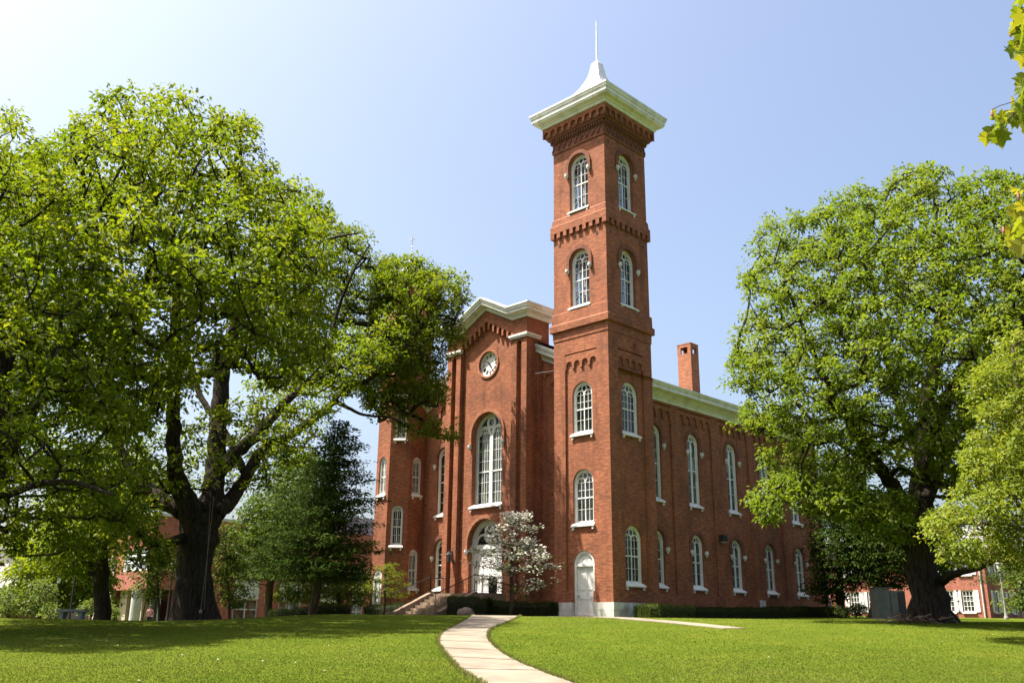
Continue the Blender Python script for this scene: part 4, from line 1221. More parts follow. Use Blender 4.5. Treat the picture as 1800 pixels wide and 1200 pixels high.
def crown_points(poly, D, Rd, n, rs, cell, hole=0.0, wav=3.2, shell=0.6, front=0.5):
    """cluster centres in a full, rounded crown whose outline seen from the path is POLY"""
    P = np.array(poly, float)
    lo, hi = P.min(0), P.max(0)
    q = rs.rand(n * 6, 2) * (hi - lo) + lo
    q = q[inside(P, q[:, 0], q[:, 1])][: n * 3]
    e = np.full(len(q), 1e9)
    for i in range(len(P)):
        a = P[i]; b = P[(i + 1) % len(P)]; ab = b - a
        t = np.clip(((q - a) @ ab) / (ab @ ab + 1e-9), 0, 1)
        e = np.minimum(e, np.linalg.norm(q - (a + t[:, None] * ab), axis=1))
    ec = np.clip(e * D / FPX / Rd, 0, 1)
    th = Rd * np.sqrt(1 - (1 - ec) ** 2)
    dep = D + th * np.sign(rs.rand(len(q)) - front) * rs.rand(len(q)) ** shell
    X = atv(q[:, 0], q[:, 1], dep)
    ph = rs.rand(6) * 6.28; w = 2 * math.pi / wav
    f = np.sin(X[:, 0] * w + ph[0]) * np.sin(X[:, 1] * w * 0.9 + ph[1]) + np.sin(X[:, 2] * w * 1.1 + ph[2] + X[:, 0] * w * 0.4) * np.sin(X[:, 1] * w * 0.6 + ph[3]) + 0.7 * np.sin(X[:, 2] * w * 2 + ph[4]) * np.sin(X[:, 0] * w * 1.7 + ph[5])
    X = X[f > np.quantile(f, hole)] if hole > 0 else X
    key = np.floor(X / cell).astype(np.int64)
    _, ui = np.unique(key[:, 0] * 73856093 ^ key[:, 1] * 19349663 ^ key[:, 2] * 83492791, return_index=True)
    rs.shuffle(ui)
    X = X[ui[:n]]
    X = X[X[:, 2] > ground(X[:, 0], X[:, 1]) + (0.6 if Rd > 2.3 else 0.12)]
    return X

def spline(pts, rr, step=0.35):
    P = np.array(pts, float); d = np.linalg.norm(np.diff(P, axis=0), axis=1).sum()
    n = max(4, int(d / step))
    Q = densify(P, n)
    t = np.linspace(0, len(P) - 1, n + 1); R_ = np.interp(t, range(len(P)), rr)
    return Q, R_

def make_tree(name, label, cat, base, limbs, clusters, leafspec, mat, bark, seed, group=None, tip=0.011, flat=0.0, crown_name='crown', flare=None, extra=None, maxtwig=None):
    """limbs: list of (points, radii); clusters: Nx3; leafspec: (leaves per cluster, cluster radius, leaf length, leaf width)"""
    rs = np.random.RandomState(seed)
    root = thing(name, label, cat, (base[0], base[1], gz(base[0], base[1])), group)
    mb = MB()
    nodes = []; nrad = []
    for pts, rr in limbs:
        Q, R_ = spline(pts, rr)
        Q = Q + rs.normal(size=Q.shape) * (R_ * 0.10)[:, None]
        big = R_.max() > 0.3
        if big and flare and pts is limbs[0][0]:
            # trunk with buttressed foot and fluted bark
            ns = 22; vs = []; fs = []; ph = rs.rand(4) * 6.28
            for i in range(len(Q)):
                h = Q[i][2] - Q[0][2]
                fl2 = 1 + flare * math.exp(-h / 0.75)
                for k in range(ns):
                    t = 2 * math.pi * k / ns
                    lob = 1 + 0.045 * math.sin(5 * t + ph[0] + h * .2) + 0.03 * math.sin(9 * t + ph[1]) + (fl2 - 1) * 0.28 * math.sin(6 * t + ph[2]) + 0.03 * math.sin(3 * t + h * 1.3 + ph[3])
                    r_ = R_[i] * fl2 * lob
                    vs.append((Q[i][0] + r_ * math.cos(t), Q[i][1] + r_ * math.sin(t), Q[i][2]))
            for i in range(len(Q) - 1):
                for k in range(ns):
                    fs.append((i * ns + k, i * ns + (k + 1) % ns, (i + 1) * ns + (k + 1) % ns, (i + 1) * ns + k))
            mb.add(vs, fs, bark)
        else:
            mb.tube(list(Q), list(R_), bark, 10 if R_.max() > 0.12 else 6)
        st = 1 if len(Q) < 12 else 2
        nodes += list(Q[max(1, len(Q) // 4 if pts is limbs[0][0] else 0)::st]); nrad += list(R_[max(1, len(Q) // 4 if pts is limbs[0][0] else 0)::st])
    N0 = len(nodes)
    cap = N0 + len(clusters) * 8 + 10
    NP = np.zeros((cap, 3)); NP[:N0] = nodes; NR = np.zeros(cap); NR[:N0] = nrad; par = np.full(cap, -1); cnt = N0
    order = np.argsort(np.min(np.linalg.norm(clusters[:, None, :] - NP[None, :N0:3], axis=2), axis=1)) if len(clusters) else []
    tips = []; chains = []
    for ci in order:
        P = clusters[ci]
        dv = P - NP[:cnt]; dist = np.linalg.norm(dv, axis=1)
        cost = dist + np.maximum(0, -dv[:, 2]) * 0.6
        j = int(np.argmin(cost)); L = dist[j]
        k = int(min(7, max(1, L / 0.7)))
        a = NP[j].copy(); ch_ = [j]
        for i in range(1, k + 1):
            t = i / k
            p = a + (P - a) * t
            if i < k:
                p = p + rs.normal(size=3) * 0.07 * L ** 0.5 + np.array([0, 0, 0.06 * L * math.sin(math.pi * t)])
            NP[cnt] = p; par[cnt] = ch_[-1]; ch_.append(cnt); cnt += 1
            if cnt >= cap - 1: break
        chains.append(ch_); tips.append(ch_[-1])
    # pipe model
    acc = np.zeros(cnt)
    for t in tips: acc[t] += tip ** 2.2
    for i in range(cnt - 1, N0 - 1, -1):
        if acc[i] == 0: acc[i] = tip ** 2.2
        if par[i] >= N0: acc[par[i]] += acc[i]
    rad = acc ** (1 / 2.2); rad[:N0] = NR[:N0]
    mx = maxtwig or 0.16
    for ch_ in chains:
        rr = [min(rad[q], mx) for q in ch_]
        rr[0] = min(rr[0], rr[1] * 1.25)
        mb.tube([NP[q] for q in ch_], rr, bark, 5 if rr[1] > 0.03 else 4, cap=False)
    mb.build('trunk', root, True)
    nl, rc, LL, WW = leafspec
    if len(clusters):
        C_ = np.repeat(clusters, nl, axis=0); n = len(C_)
        v = rvec(rs, n); v[:, 2] = np.where(v[:, 2] < -0.2, -v[:, 2], v[:, 2]) * (1 - flat); u = 0.35 + 0.65 * rs.rand(n, 1) ** 0.6
        crs = np.repeat(0.65 + 0.7 * rs.rand(len(clusters)), nl)[:, None]
        stretch = 1 + 0.35 * rs.normal(size=(len(clusters), 3)); stretch = np.clip(stretch, 0.5, 1.6)
        pos = C_ + v * u * rc * crs * np.repeat(stretch, nl, axis=0)
        # leaves of a spray drape outward and down
        d = v * 0.8 + rvec(rs, n) * 0.55 + np.array([0, 0, -0.55]) * (1 - flat)
        nr = v * 0.55 + np.array([0, 0, 1.0]) * 0.6 + rvec(rs, n) * 0.6
        tint = np.repeat(rs.rand(len(clusters)) * 0.5, nl) + rs.rand(n) * 0.5
        sz = 0.7 + 0.6 * rs.rand(n)
        leaf_mesh(crown_name, pos, d, nr, LL * sz, WW * sz, tint, mat, root)
    if extra: extra(root, rs, clusters)
    return root

def P3(lst, D):
    """limb traced as (px, py, diameter px, depth offset)"""
    pts = []; rr = []
    for q in lst:
        dd = q[3] if len(q) > 3 else 0.0
        p = at(q[0], q[1], D + dd); pts.append(p); rr.append(q[2] / 2 * (D + dd) / FPX)
    return pts, rr

def rooted(lst, D):
    pts, rr = P3(lst, D)
    b = pts[0]; b = np.array([b[0], b[1], gz(b[0], b[1]) - 0.15]); pts[0] = b
    return pts, rr

# --- great oak on the left
D = 43.0
limbs = [rooted([(344, 1097, 60), (343, 1040, 56), (344, 1000, 54), (348, 950, 60), (352, 905, 66)], D),
    P3([(342, 915, 44), (322, 870, 34, -.3), (306, 817, 26, -.8), (305, 740, 24, -1.2), (306, 670, 22, -1.5), (309, 597, 20, -1.8), (312, 520, 17, -2), (313, 448, 15, -2.2), (325, 400, 11, -2.5), (352, 350, 8, -2.6), (382, 300, 5, -3)], D),
    P3([(313, 450, 11, -2.2), (285, 405, 8, -2), (260, 350, 6, -1.8), (243, 290, 4, -1.5)], D),
    P3([(362, 915, 46), (376, 860, 36, .8), (381, 800, 31, 1.4), (386, 714, 29, 2), (392, 655, 25, 2.2), (404, 600, 20, 2.5), (440, 500, 14, 3), (470, 400, 8, 3.4), (462, 330, 5, 3.5)], D),
    P3([(384, 830, 27, .8), (400, 813, 25, .6), (441, 773, 21, 1), (485, 725, 17, 2), (521, 688, 14.5, 3.2), (576, 652, 11.5, 5), (640, 615, 8.5, 7), (690, 605, 6, 8.6), (735, 582, 4.2, 10), (780, 540, 3, 11)], D),
    P3([(380, 900, 32, 0), (411, 872, 25, 1), (437, 831, 20, 1.6), (466, 784, 17, 2.4), (510, 765, 16, 3.6), (551, 736, 13, 5), (587, 703, 9.5, 6.5), (620, 660, 6.5, 8), (680, 610, 4.5, 10), (720, 540, 3, 12)], D),
    P3([(588, 704, 9, 6.5), (615, 718, 6, 7.4), (640, 729, 5, 8.2), (690, 735, 4, 9.5), (730, 758, 3, 10.5), (780, 770, 2, 11.5)], D),
    P3([(305, 700, 17, -1.3), (292, 685, 16, -1.6), (258, 663, 15, -2), (199, 631, 14, -3), (159, 582, 12, -3.6), (133, 520, 10, -4), (102, 440, 8, -4.6), (92, 400, 5, -4.8), (70, 340, 4, -5)], D),
    P3([(200, 632, 9, -3), (150, 610, 8, -3.6), (90, 585, 6, -4), (30, 560, 4, -4.5)], D),
    P3([(325, 900, 30, .5), (276, 870, 24, 1.5), (239, 831, 20, 2.5), (206, 780, 17, 3.2), (195, 714, 15, 3.8), (186, 640, 13, 4.2), (205, 560, 10, 4.6), (215, 480, 7, 5), (200, 380, 5, 5)], D),
    P3([(322, 945, 17, -.3), (276, 956, 13, -1.5), (247, 938, 11, -2.3), (217, 915, 9, -3), (180, 900, 6, -3.4)], D),
    P3([(430, 830, 14, 1.5), (395, 760, 12, 4), (350, 690, 10, 5.5), (330, 600, 8, 6.5), (360, 480, 6, 7)], D),
    P3([(450, 500, 9, 3), (520, 450, 7, 2), (580, 420, 5, 1), (630, 410, 3, 0)], D),
    P3([(576, 652, 8, 5), (590, 560, 7, 5), (620, 480, 5, 4), (650, 430, 3, 4)], D),
]
polyL = [(90, 275), (112, 235), (128, 210), (165, 178), (215, 160), (250, 172), (275, 165), (335, 175), (345, 210), (352, 250), (372, 205), (400, 192), (440, 210), (448, 258), (470, 275), (482, 328), (520, 330), (555, 345), (570, 400), (575, 480), (580, 560), (570, 640), (540, 670), (490, 690), (440, 660), (400, 640), (360, 680), (320, 720), (260, 760), (200, 760), (120, 740), (60, 760), (-60, 760), (-140, 600), (-90, 400), (0, 310), (60, 270)]
polyR = [(468, 290), (482, 330), (520, 332), (560, 340), (575, 370), (610, 398), (646, 405), (655, 442), (690, 452), (735, 455), (760, 478), (816, 490), (820, 530), (798, 560), (812, 600), (795, 622), (770, 640), (790, 690), (780, 720), (745, 712), (715, 740), (690, 715), (655, 728), (625, 690), (600, 705), (560, 690), (500, 690), (460, 640), (440, 520), (450, 380)]
rs = np.random.RandomState(11)
cl = [crown_points(polyL, D - 7.0, 12.5, 1750, rs, 0.80, 0.38, 3.0, 0.55, 0.40)]
cl.append(crown_points(polyR, D + 11.6, 4.0, 980, rs, 0.70, 0.24, 3.0, 0.6))
tipR = [(655, 470), (690, 452), (735, 455), (760, 478), (816, 490), (822, 530), (800, 560), (814, 600), (795, 622), (770, 640), (792, 690), (780, 720), (745, 712), (715, 740), (690, 715), (655, 728), (630, 690), (640, 560)]
cl.append(crown_points(tipR, D + 12.0, 2.3, 330, rs, 0.64, 0.2, 2.4, 0.8))
low = [(380, 720), (440, 690), (520, 720), (560, 720), (560, 800), (520, 830), (480, 800), (470, 860), (420, 870), (380, 860), (350, 870), (300, 900), (240, 890), (190, 950), (130, 900), (60, 860), (-40, 840), (-60, 760), (100, 740), (270, 770)]
cl.append(crown_points(low, D + 1, 7.0, 300, rs, 0.8, 0.45, 2.6, 0.8))
fringe = [(430, 690), (500, 640), (600, 590), (700, 560), (720, 620), (640, 670), (590, 720), (520, 790), (440, 830)]
cl.append(crown_points(fringe, D + 4.5, 3.0, 130, rs, 0.7, 0.3, 2.2, 0.8))
hang = [(640, 705), (690, 700), (735, 735), (800, 748), (806, 778), (760, 785), (720, 768), (660, 740)]
cl.append(crown_points(hang, D + 10.5, 1.0, 45, rs, 0.5, 0.3, 1.6))
e_low = [(170, 880), (230, 900), (290, 950), (300, 1000), (250, 1000), (200, 960)]
cl.append(crown_points(e_low, D - 2.5, 1.6, 40, rs, 0.6, 0.2, 2))
cl = np.vstack(cl)
oak_l = make_tree('oak_tree', 'huge spreading oak with forked dark trunk on the lawn before the octagonal stair tower', 'tree', at(344, 1097, D), limbs, cl, (42, 0.47, 0.205, 0.11), OAK, BARK, 21, 'old oaks on the lawn', flare=0.42, tip=0.016)
# swing ropes hanging from a fork of the oak
rp = MB()
a = at(376, 872, D - 1.5); b = at(353, 1072, D - 1.5)
rp.tube([a, (a + b) / 2 + np.array([0.02, 0, 0]), b], 0.011, STEPS, 5)
a2 = at(370, 880, D - 1.45); b2 = at(359, 1070, D - 1.4)
rp.tube([a2, b2], 0.009, STEPS, 5)
rp.lathe(b + np.array([0, 0, -0.05]), [(0.02, -0.09), (0.07, -0.04), (0.07, 0.04), (0.02, 0.09)], STEPS, 8)
tag(rp.build('hanging_rope'), 'two thin pale ropes hanging down the trunk of the huge oak', 'rope')

# --- oak at the far left edge, nearer the viewer
D = 29.0
limbs = [rooted([(-44, 1096, 30), (-36, 1000, 25), (-18, 900, 23), (4, 780, 21), (5, 650, 18), (-10, 520, 16), (-10, 380, 9), (0, 280, 5)], D),
    P3([(10, 800, 20), (60, 720, 14, -2), (120, 660, 10, -3), (180, 640, 5, -4)], D), P3([(5, 660, 16), (60, 560, 11, 1), (100, 460, 7, 2), (100, 330, 4, 2)], D),
    P3([(8, 870, 16), (70, 850, 11, -3), (140, 850, 8, -4), (200, 870, 4, -5)], D), P3([(5, 700, 14), (-80, 600, 10, 0), (-140, 500, 6, 0)], D)]
poly = [(-250, 420), (-120, 250), (-20, 215), (8, 200), (40, 215), (60, 262), (90, 262), (130, 330), (180, 480), (230, 640), (270, 800), (262, 880), (235, 960), (190, 900), (150, 930), (110, 985), (60, 960), (20, 1000), (-60, 1010), (-250, 950)]
rs = np.random.RandomState(12)
cl = crown_points(poly, D, 6.5, 900, rs, 0.64, 0.32, 2.4, 0.6)
make_tree('oak_tree', 'dark leafy tree at the left edge, partly cut off, beside the concrete bench', 'tree', at(-44, 1096, D), limbs, cl, (46, 0.42, 0.16, 0.085), OAK, BARK, 22, 'old oaks on the lawn', flare=0.4)

# --- oak on the right
D = 42.0
limbs = [rooted([(1636, 1097, 62), (1630, 1050, 52), (1622, 1000, 47), (1616, 950, 46), (1612, 905, 48)], D),
    P3([(1614, 915, 44), (1620, 850, 36, .5), (1626, 780, 30, 1), (1632, 700, 25, 1.4), (1645, 620, 19, 1.8), (1655, 520, 12, 2), (1650, 420, 7, 2.2), (1640, 330, 4, 2.2)], D),
    P3([(1600, 925, 30), (1572, 860, 24, -1.2), (1545, 820, 20, -2), (1510, 770, 15, -2.8), (1470, 700, 11, -3.4), (1430, 620, 8, -4), (1390, 520, 5, -4)], D),
    P3([(1600, 960, 20), (1566, 945, 13, -1.5), (1520, 890, 9, -2.5), (1460, 855, 6, -3), (1400, 845, 4, -3.5), (1350, 865, 2.5, -4)], D),
    P3([(1625, 880, 26), (1660, 800, 20, 2), (1700, 720, 16, 3), (1740, 640, 11, 4), (1790, 560, 7, 4), (1830, 460, 4, 4)], D),
    P3([(1640, 760, 22, 0), (1680, 670, 18, -1.5), (1700, 636, 16, -2), (1722, 597, 14, -2.5), (1762, 563, 11, -3), (1800, 538, 8, -3.5), (1850, 500, 5, -4)], D),
    P3([(1655, 1022, 15), (1676, 1008, 12, -1.5), (1717, 998, 9, -3), (1760, 980, 5, -4)], D),
    P3([(1622, 830, 18), (1590, 740, 14, 2.5), (1560, 640, 10, 3.5), (1540, 520, 7, 4), (1520, 420, 4, 4)], D),
    P3([(1545, 820, 10, -2), (1490, 790, 8, -1), (1430, 740, 6, 0), (1370, 680, 4, .5), (1320, 620, 3, .5)], D),
    P3([(1660, 520, 8, 2), (1700, 440, 6, 2), (1740, 370, 4, 2)], D)]
poly = [(1280, 645), (1288, 605), (1312, 562), (1294, 500), (1322, 462), (1332, 402), (1385, 378), (1408, 390), (1415, 420), (1422, 395), (1442, 350), (1500, 335), (1558, 330), (1580, 310), (1610, 293), (1663, 300), (1682, 325), (1720, 312), (1760, 312), (1800, 315), (1950, 330), (2060, 500), (2050, 750), (1900, 850), (1760, 870), (1680, 880), (1620, 860), (1560, 840), (1500, 870), (1450, 850), (1400, 840), (1350, 830), (1325, 780), (1292, 745), (1300, 700), (1278, 680)]
rs = np.random.RandomState(13)
cl = [crown_points(poly, D, 8.5, 2500, rs, 0.66, 0.20, 3.0, 0.55)]
low = [(1330, 870), (1345, 850), (1400, 840), (1500, 860), (1600, 880), (1600, 960), (1540, 950), (1480, 920), (1420, 900), (1380, 890), (1350, 930), (1325, 890)]
cl.append(crown_points(low, D - 3, 3.8, 290, rs, 0.66, 0.22, 2.4))
cl = np.vstack(cl)
make_tree('oak_tree', 'bright yellow green oak with thick leaning trunk at the right end of the hall', 'tree', at(1636, 1097, D), limbs, cl, (50, 0.42, 0.185, 0.10), OAK2, BARK, 23, 'old oaks on the lawn', flare=0.3, tip=0.014)

# --- pale flowering tree at the right edge
D = 30.0
limbs = [rooted([(1880, 1110, 26), (1870, 1000, 22), (1850, 900, 18), (1820, 800, 12), (1790, 680, 7), (1780, 610, 4)], D),
    P3([(1860, 960, 12), (1800, 930, 9, -.5), (1730, 920, 6, -1), (1670, 920, 3, -1)], D), P3([(1850, 900, 10), (1790, 840, 7, .6), (1730, 800, 5, 1), (1710, 760, 3, 1)], D),
    P3([(1865, 990, 9), (1810, 985, 7, .5), (1740, 985, 5, .8), (1690, 975, 3, .8)], D), P3([(1840, 860, 9), (1880, 760, 6), (1900, 680, 4)], D)]
poly = [(1632, 930), (1642, 900), (1672, 884), (1690, 850), (1698, 800), (1722, 740), (1705, 690), (1735, 640), (1765, 598), (1800, 590), (1900, 600), (1990, 700), (1990, 1000), (1880, 1035), (1800, 1015), (1745, 985), (1700, 1005), (1660, 985), (1645, 955)]
rs = np.random.RandomState(14)
cl = crown_points(poly, D, 3.4, 800, rs, 0.42, 0.18, 2.0, 0.55)
make_tree('flowering_tree', 'pale green tree coming into blossom at the right edge, before the oak', 'tree', at(1880, 1110, D), limbs, cl, (60, 0.34, 0.115, 0.07), PALEL, BARK2, 24, tip=0.006)

# --- dark feathery conifer left of the octagon
def conifer(name, label, D, base, top, prof, seed, mat, spec, levels=34, per=8, t0=0.20, dia=17):
    """whorls of flat boughs; PROF gives (t up the trunk, reach to the left, reach to the right) in photo pixels"""
    rs = np.random.RandomState(seed)
    b = at(base[0], base[1], D); b[2] = gz(b[0], b[1]) - 0.1; tp = at(top[0], top[1], D)
    limbs = [([b, b + (tp - b) * .33 + _r * .05, b + (tp - b) * .66 - _r * .05, tp], [dia / 2 * D / FPX, dia * .36 * D / FPX, dia * .2 * D / FPX, 0.015])]
    cl = []; P = np.array(prof, float)
    for i in range(levels):
        t = t0 + (0.99 - t0) * (i + rs.rand() * .8) / levels
        q = b + (tp - b) * t
        L0 = np.interp(t, P[:, 0], P[:, 1]) * D / FPX; R0 = np.interp(t, P[:, 0], P[:, 2]) * D / FPX
        n = max(4, int(per * (1.1 - t * .5)))
        for k in range(n):
            az = 2 * math.pi * (k + rs.rand()) / n; c_, s_ = math.cos(az), math.sin(az)
            L = ((R0 if c_ > 0 else L0) * abs(c_) + (L0 + R0) / 2 * (1 - abs(c_))) * rs.uniform(.72, 1.08)
            e = q + (_r * c_ + np.array([H2[0], H2[1], 0]) * s_) * L + np.array([0, 0, (0.02 + .10 * t) * L - .10 * L * (1 - t)])
            m_ = (q + e) / 2 + np.array([0, 0, -.04 * L])
            if L > 0.8: limbs.append(([q, m_, e], [0.035 * (1.15 - t), 0.022 * (1.15 - t), 0.006]))
            for u in np.arange(0.28, 1.01, max(.12, 0.42 / max(L, .3))):
                p = q * (1 - u) ** 2 + 2 * m_ * u * (1 - u) + e * u * u
                cl.append(p + rs.normal(size=3) * np.array([.16, .16, .05]) * min(1, L / 2))
        cl.append(q + rs.normal(size=3) * .1)
    return make_tree(name, label, 'tree', (b[0], b[1]), limbs, np.array(cl), spec, mat, BARK2, seed, flat=0.72, tip=0.006, maxtwig=0.02)
conifer('conifer_tree', 'dark feathery layered conifer just left of the octagonal stair tower', 55.0, (548, 1080), (597, 738),
        [(0.2, 118, 102), (0.30, 138, 108), (0.42, 126, 98), (0.52, 102, 86), (0.62, 80, 76), (0.72, 62, 62), (0.8, 46, 50), (0.88, 30, 38), (0.95, 14, 19), (1, 3, 4)], 15, DARKL, (25, 0.58, 0.22, 0.085), levels=36, per=8)

def simple_tree(name, label, cat, D, base, top, poly, n, Rd, spec, mat, seed, group=None, dia=12, cell=0.7, hole=0.1, bark=None, flat=0.0, tip=0.01, wav=2.6, nb=6, maxtwig=None, extra=None):
    r2 = random.Random(seed)
    limbs = [rooted([(base[0], base[1], dia), ((base[0] * 2 + top[0]) / 3, (base[1] * 2 + top[1]) / 3, dia * .8), ((base[0] + top[0] * 2) / 3, (base[1] + top[1] * 2) / 3, dia * .5), (top[0], top[1], dia * .15)], D)]
    P = np.array(poly, float); lo, hi = P.min(0), P.max(0)
    for k in range(nb):
        t = 0.35 + 0.5 * k / nb
        x = base[0] + (top[0] - base[0]) * t; y = base[1] + (top[1] - base[1]) * t
        sx = r2.choice((-1, 1)) * (hi[0] - lo[0]) * r2.uniform(.15, .38); dd = r2.uniform(-.6, .6) * Rd
        limbs.append(P3([(x, y, dia * .45 * (1 - t * .6)), (x + sx * .5, y - 18 * r2.random(), dia * .28, dd * .5), (x + sx, y - 36 * r2.random(), dia * .1, dd)], D))
    rs = np.random.RandomState(seed)
    cl = crown_points(poly, D, Rd, n, rs, cell, hole, wav)
    return make_tree(name, label, cat, at(base[0], base[1], D), limbs, cl, spec, mat, bark or BARK2, seed, group, tip=tip, flat=flat, maxtwig=maxtwig, extra=extra)

simple_tree('maple_tree', 'slender dark trunked tree left of the forked oak with a high crown', 'tree', 52, (181, 1090), (176, 860), [(60, 990), (85, 900), (110, 830), (170, 790), (240, 820), (285, 880), (270, 940), (235, 955), (205, 960), (190, 985), (165, 985), (130, 1020), (100, 1020)], 260, 4.5, (60, 0.75, 0.2, 0.12), OAK, 31, dia=27, bark=BARK)
simple_tree('young_maple', 'pale green sapling beside the red wing, left of the forked oak trunk', 'tree', 46, (281, 1092), (274, 965), [(240, 1035), (250, 1000), (275, 975), (302, 962), (320, 975), (306, 1002), (284, 1030), (276, 1054), (258, 1062), (246, 1052)], 60, 1.6, (60, 0.5, 0.15, 0.1), LIGHTL, 32, dia=5, hole=0.15)
simple_tree('young_maple', 'leafy sapling just right of the forked oak trunk', 'tree', 46, (405, 1092), (395, 930), [(365, 960), (385, 920), (410, 940), (425, 985), (432, 1050), (415, 1075), (395, 1060), (375, 1040), (362, 1000)], 75, 1.6, (55, 0.5, 0.15, 0.1), LIGHTL, 33, dia=5, hole=0.15)
simple_tree('shade_tree', 'light green tree behind the forked oak, touching the dark conifer', 'tree', 64, (470, 1090), (490, 830), [(415, 1000), (412, 940), (440, 890), (478, 860), (500, 820), (540, 800), (575, 840), (570, 930), (550, 990), (520, 1010), (470, 1015), (435, 1040)], 330, 4.5, (60, 0.85, 0.22, 0.14), MIDL, 34, dia=14)
simple_tree('shade_tree', 'bushy light green tree under the conifer beside the red wing', 'tree', 66, (600, 1088), (590, 1000), [(478, 1060), (490, 1035), (530, 1020), (590, 1015), (640, 1020), (655, 1045), (640, 1065), (600, 1062), (560, 1062), (520, 1062)], 90, 2.2, (55, 0.7, 0.2, 0.13), LIGHTL, 35, dia=12)
simple_tree('shade_tree', 'leafy tree behind the lamp posts at the far left', 'tree', 78, (105, 1090), (105, 900), [(10, 1060), (20, 980), (60, 920), (120, 900), (180, 930), (200, 1000), (190, 1060), (150, 1080), (60, 1080)], 300, 5, (55, 1.1, 0.3, 0.19), OAK, 36, dia=14)
simple_tree('flowering_shrub', 'small yellow green shrub tree beside the left lamp posts', 'shrub', 62, (70, 1090), (68, 1030), [(36, 1085), (38, 1050), (50, 1034), (75, 1030), (98, 1032), (92, 1050), (80, 1060), (75, 1085)], 80, 1.4, (50, 0.55, 0.17, 0.1), LIGHTL, 37, dia=5)
simple_tree('flowering_shrub', 'tall narrow light green shrub at the far left edge', 'shrub', 62, (14, 1090), (18, 1045), [(2, 1088), (4, 1060), (14, 1045), (26, 1050), (24, 1070), (22, 1088)], 40, 1.0, (45, 0.5, 0.17, 0.1), LIGHTL, 38, dia=4)
simple_tree('round_bush', 'round pale green bush behind the concrete bench', 'bush', 58, (87, 1090), (87, 1072), [(70, 1090), (74, 1076), (86, 1068), (98, 1072), (103, 1084), (102, 1090)], 40, 1.1, (50, 0.45, 0.15, 0.09), LIGHTL, 39, dia=4)
simple_tree('round_bush', 'pale green bush at the foot of the slender dark trunk', 'bush', 56, (160, 1090), (160, 1064), [(148, 1090), (150, 1072), (162, 1056), (174, 1064), (172, 1090)], 40, 1.0, (50, 0.45, 0.15, 0.09), LIGHTL, 40, dia=4)
simple_tree('round_bush', 'low bush between the slender dark trunk and the glazed corner', 'bush', 60, (193, 1090), (193, 1070), [(186, 1090), (186, 1070), (196, 1066), (203, 1076), (202, 1090)], 22, 0.8, (45, 0.42, 0.15, 0.09), LIGHTL, 41, dia=4)
# right background
simple_tree('hemlock_tree', 'dark hemlock behind the far corner of the hall', 'tree', 66, (1478, 1088), (1470, 860), [(1435, 1040), (1432, 950), (1440, 860), (1470, 800), (1510, 830), (1530, 900), (1540, 980), (1525, 1020), (1490, 1045), (1460, 1070)], 420, 4, (55, 0.8, 0.22, 0.09), DARKL, 42, dia=14, flat=0.4)
simple_tree('hemlock_tree', 'broad dark hemlock between the grey cabinet and the leaning oak trunk', 'tree', 64, (1530, 1088), (1575, 900), [(1500, 1020), (1500, 930), (1540, 880), (1590, 870), (1650, 900), (1675, 960), (1672, 1010), (1640, 1025), (1600, 1030), (1560, 1036), (1520, 1036)], 420, 4, (55, 0.8, 0.22, 0.09), DARKL, 43, dia=12, flat=0.4)
simple_tree('spruce_tree', 'drooping spruce boughs beside the right lamp post', 'tree', 70, (1850, 1085), (1830, 900), [(1720, 1030), (1735, 1012), (1780, 1000), (1830, 960), (1900, 960), (1900, 1060), (1830, 1050), (1780, 1015)], 70, 2.5, (60, 0.8, 0.2, 0.05), DARKL, 44, dia=12, flat=0.5)
simple_tree('shade_tree', 'yellow green tree at the extreme right behind the shuttered house', 'tree', 92, (1815, 1085), (1810, 980), [(1775, 1075), (1780, 1020), (1800, 980), (1860, 970), (1880, 1060), (1830, 1085)], 90, 3, (50, 1.1, 0.3, 0.2), LIGHTL, 45, dia=10)
simple_tree('garden_shrub', 'dark rounded shrub at the far corner of the hall', 'shrub', 62, (1468, 1092), (1468, 1075), [(1452, 1090), (1454, 1074), (1468, 1068), (1482, 1072), (1486, 1090)], 60, 1.0, (60, 0.4, 0.12, 0.06), HEDGEL, 46, dia=4, cell=.4)
simple_tree('garden_shrub', 'dark green shrub right of the rounded one near the grey cabinet', 'shrub', 61, (1505, 1093), (1505, 1074), [(1484, 1091), (1488, 1072), (1505, 1064), (1520, 1072), (1524, 1091)], 60, 1.0, (60, 0.4, 0.12, 0.06), HEDGEL, 47, dia=4, cell=.4)

# --- dogwoods by the steps
def blossoms(root, rs, cl):
    up = cl[cl[:, 2] > 1.25]
    n = len(up) * 18
    C_ = np.repeat(up, 18, axis=0)
    pos = C_ + rvec(rs, n) * np.array([0.30, 0.30, 0.17]) + np.array([0, 0, 0.08])
    keep = rs.rand(n) < np.clip(0.15 + (C_[:, 2] - 1.2) * 0.26, 0, 0.85) * np.repeat((rs.rand(len(up)) < 0.76), 18)
    pos = pos[keep]; n = len(pos)
    # four bracts to a flower
    P4 = np.repeat(pos, 4, axis=0); ang = np.tile(np.arange(4) * math.pi / 2, n) + np.repeat(rs.rand(n) * 6, 4)
    d = np.stack([np.cos(ang), np.sin(ang), np.full(len(ang), 0.12)], -1) + np.repeat(rvec(rs, n) * 0.8, 4, axis=0)
    leaf_mesh('blossom', P4, d, np.repeat(np.array([0, 0, 0.55]) + rvec(rs, n) * 0.9, 4, axis=0), 0.072, 0.064, rs.rand(len(P4)), PETALS, root)
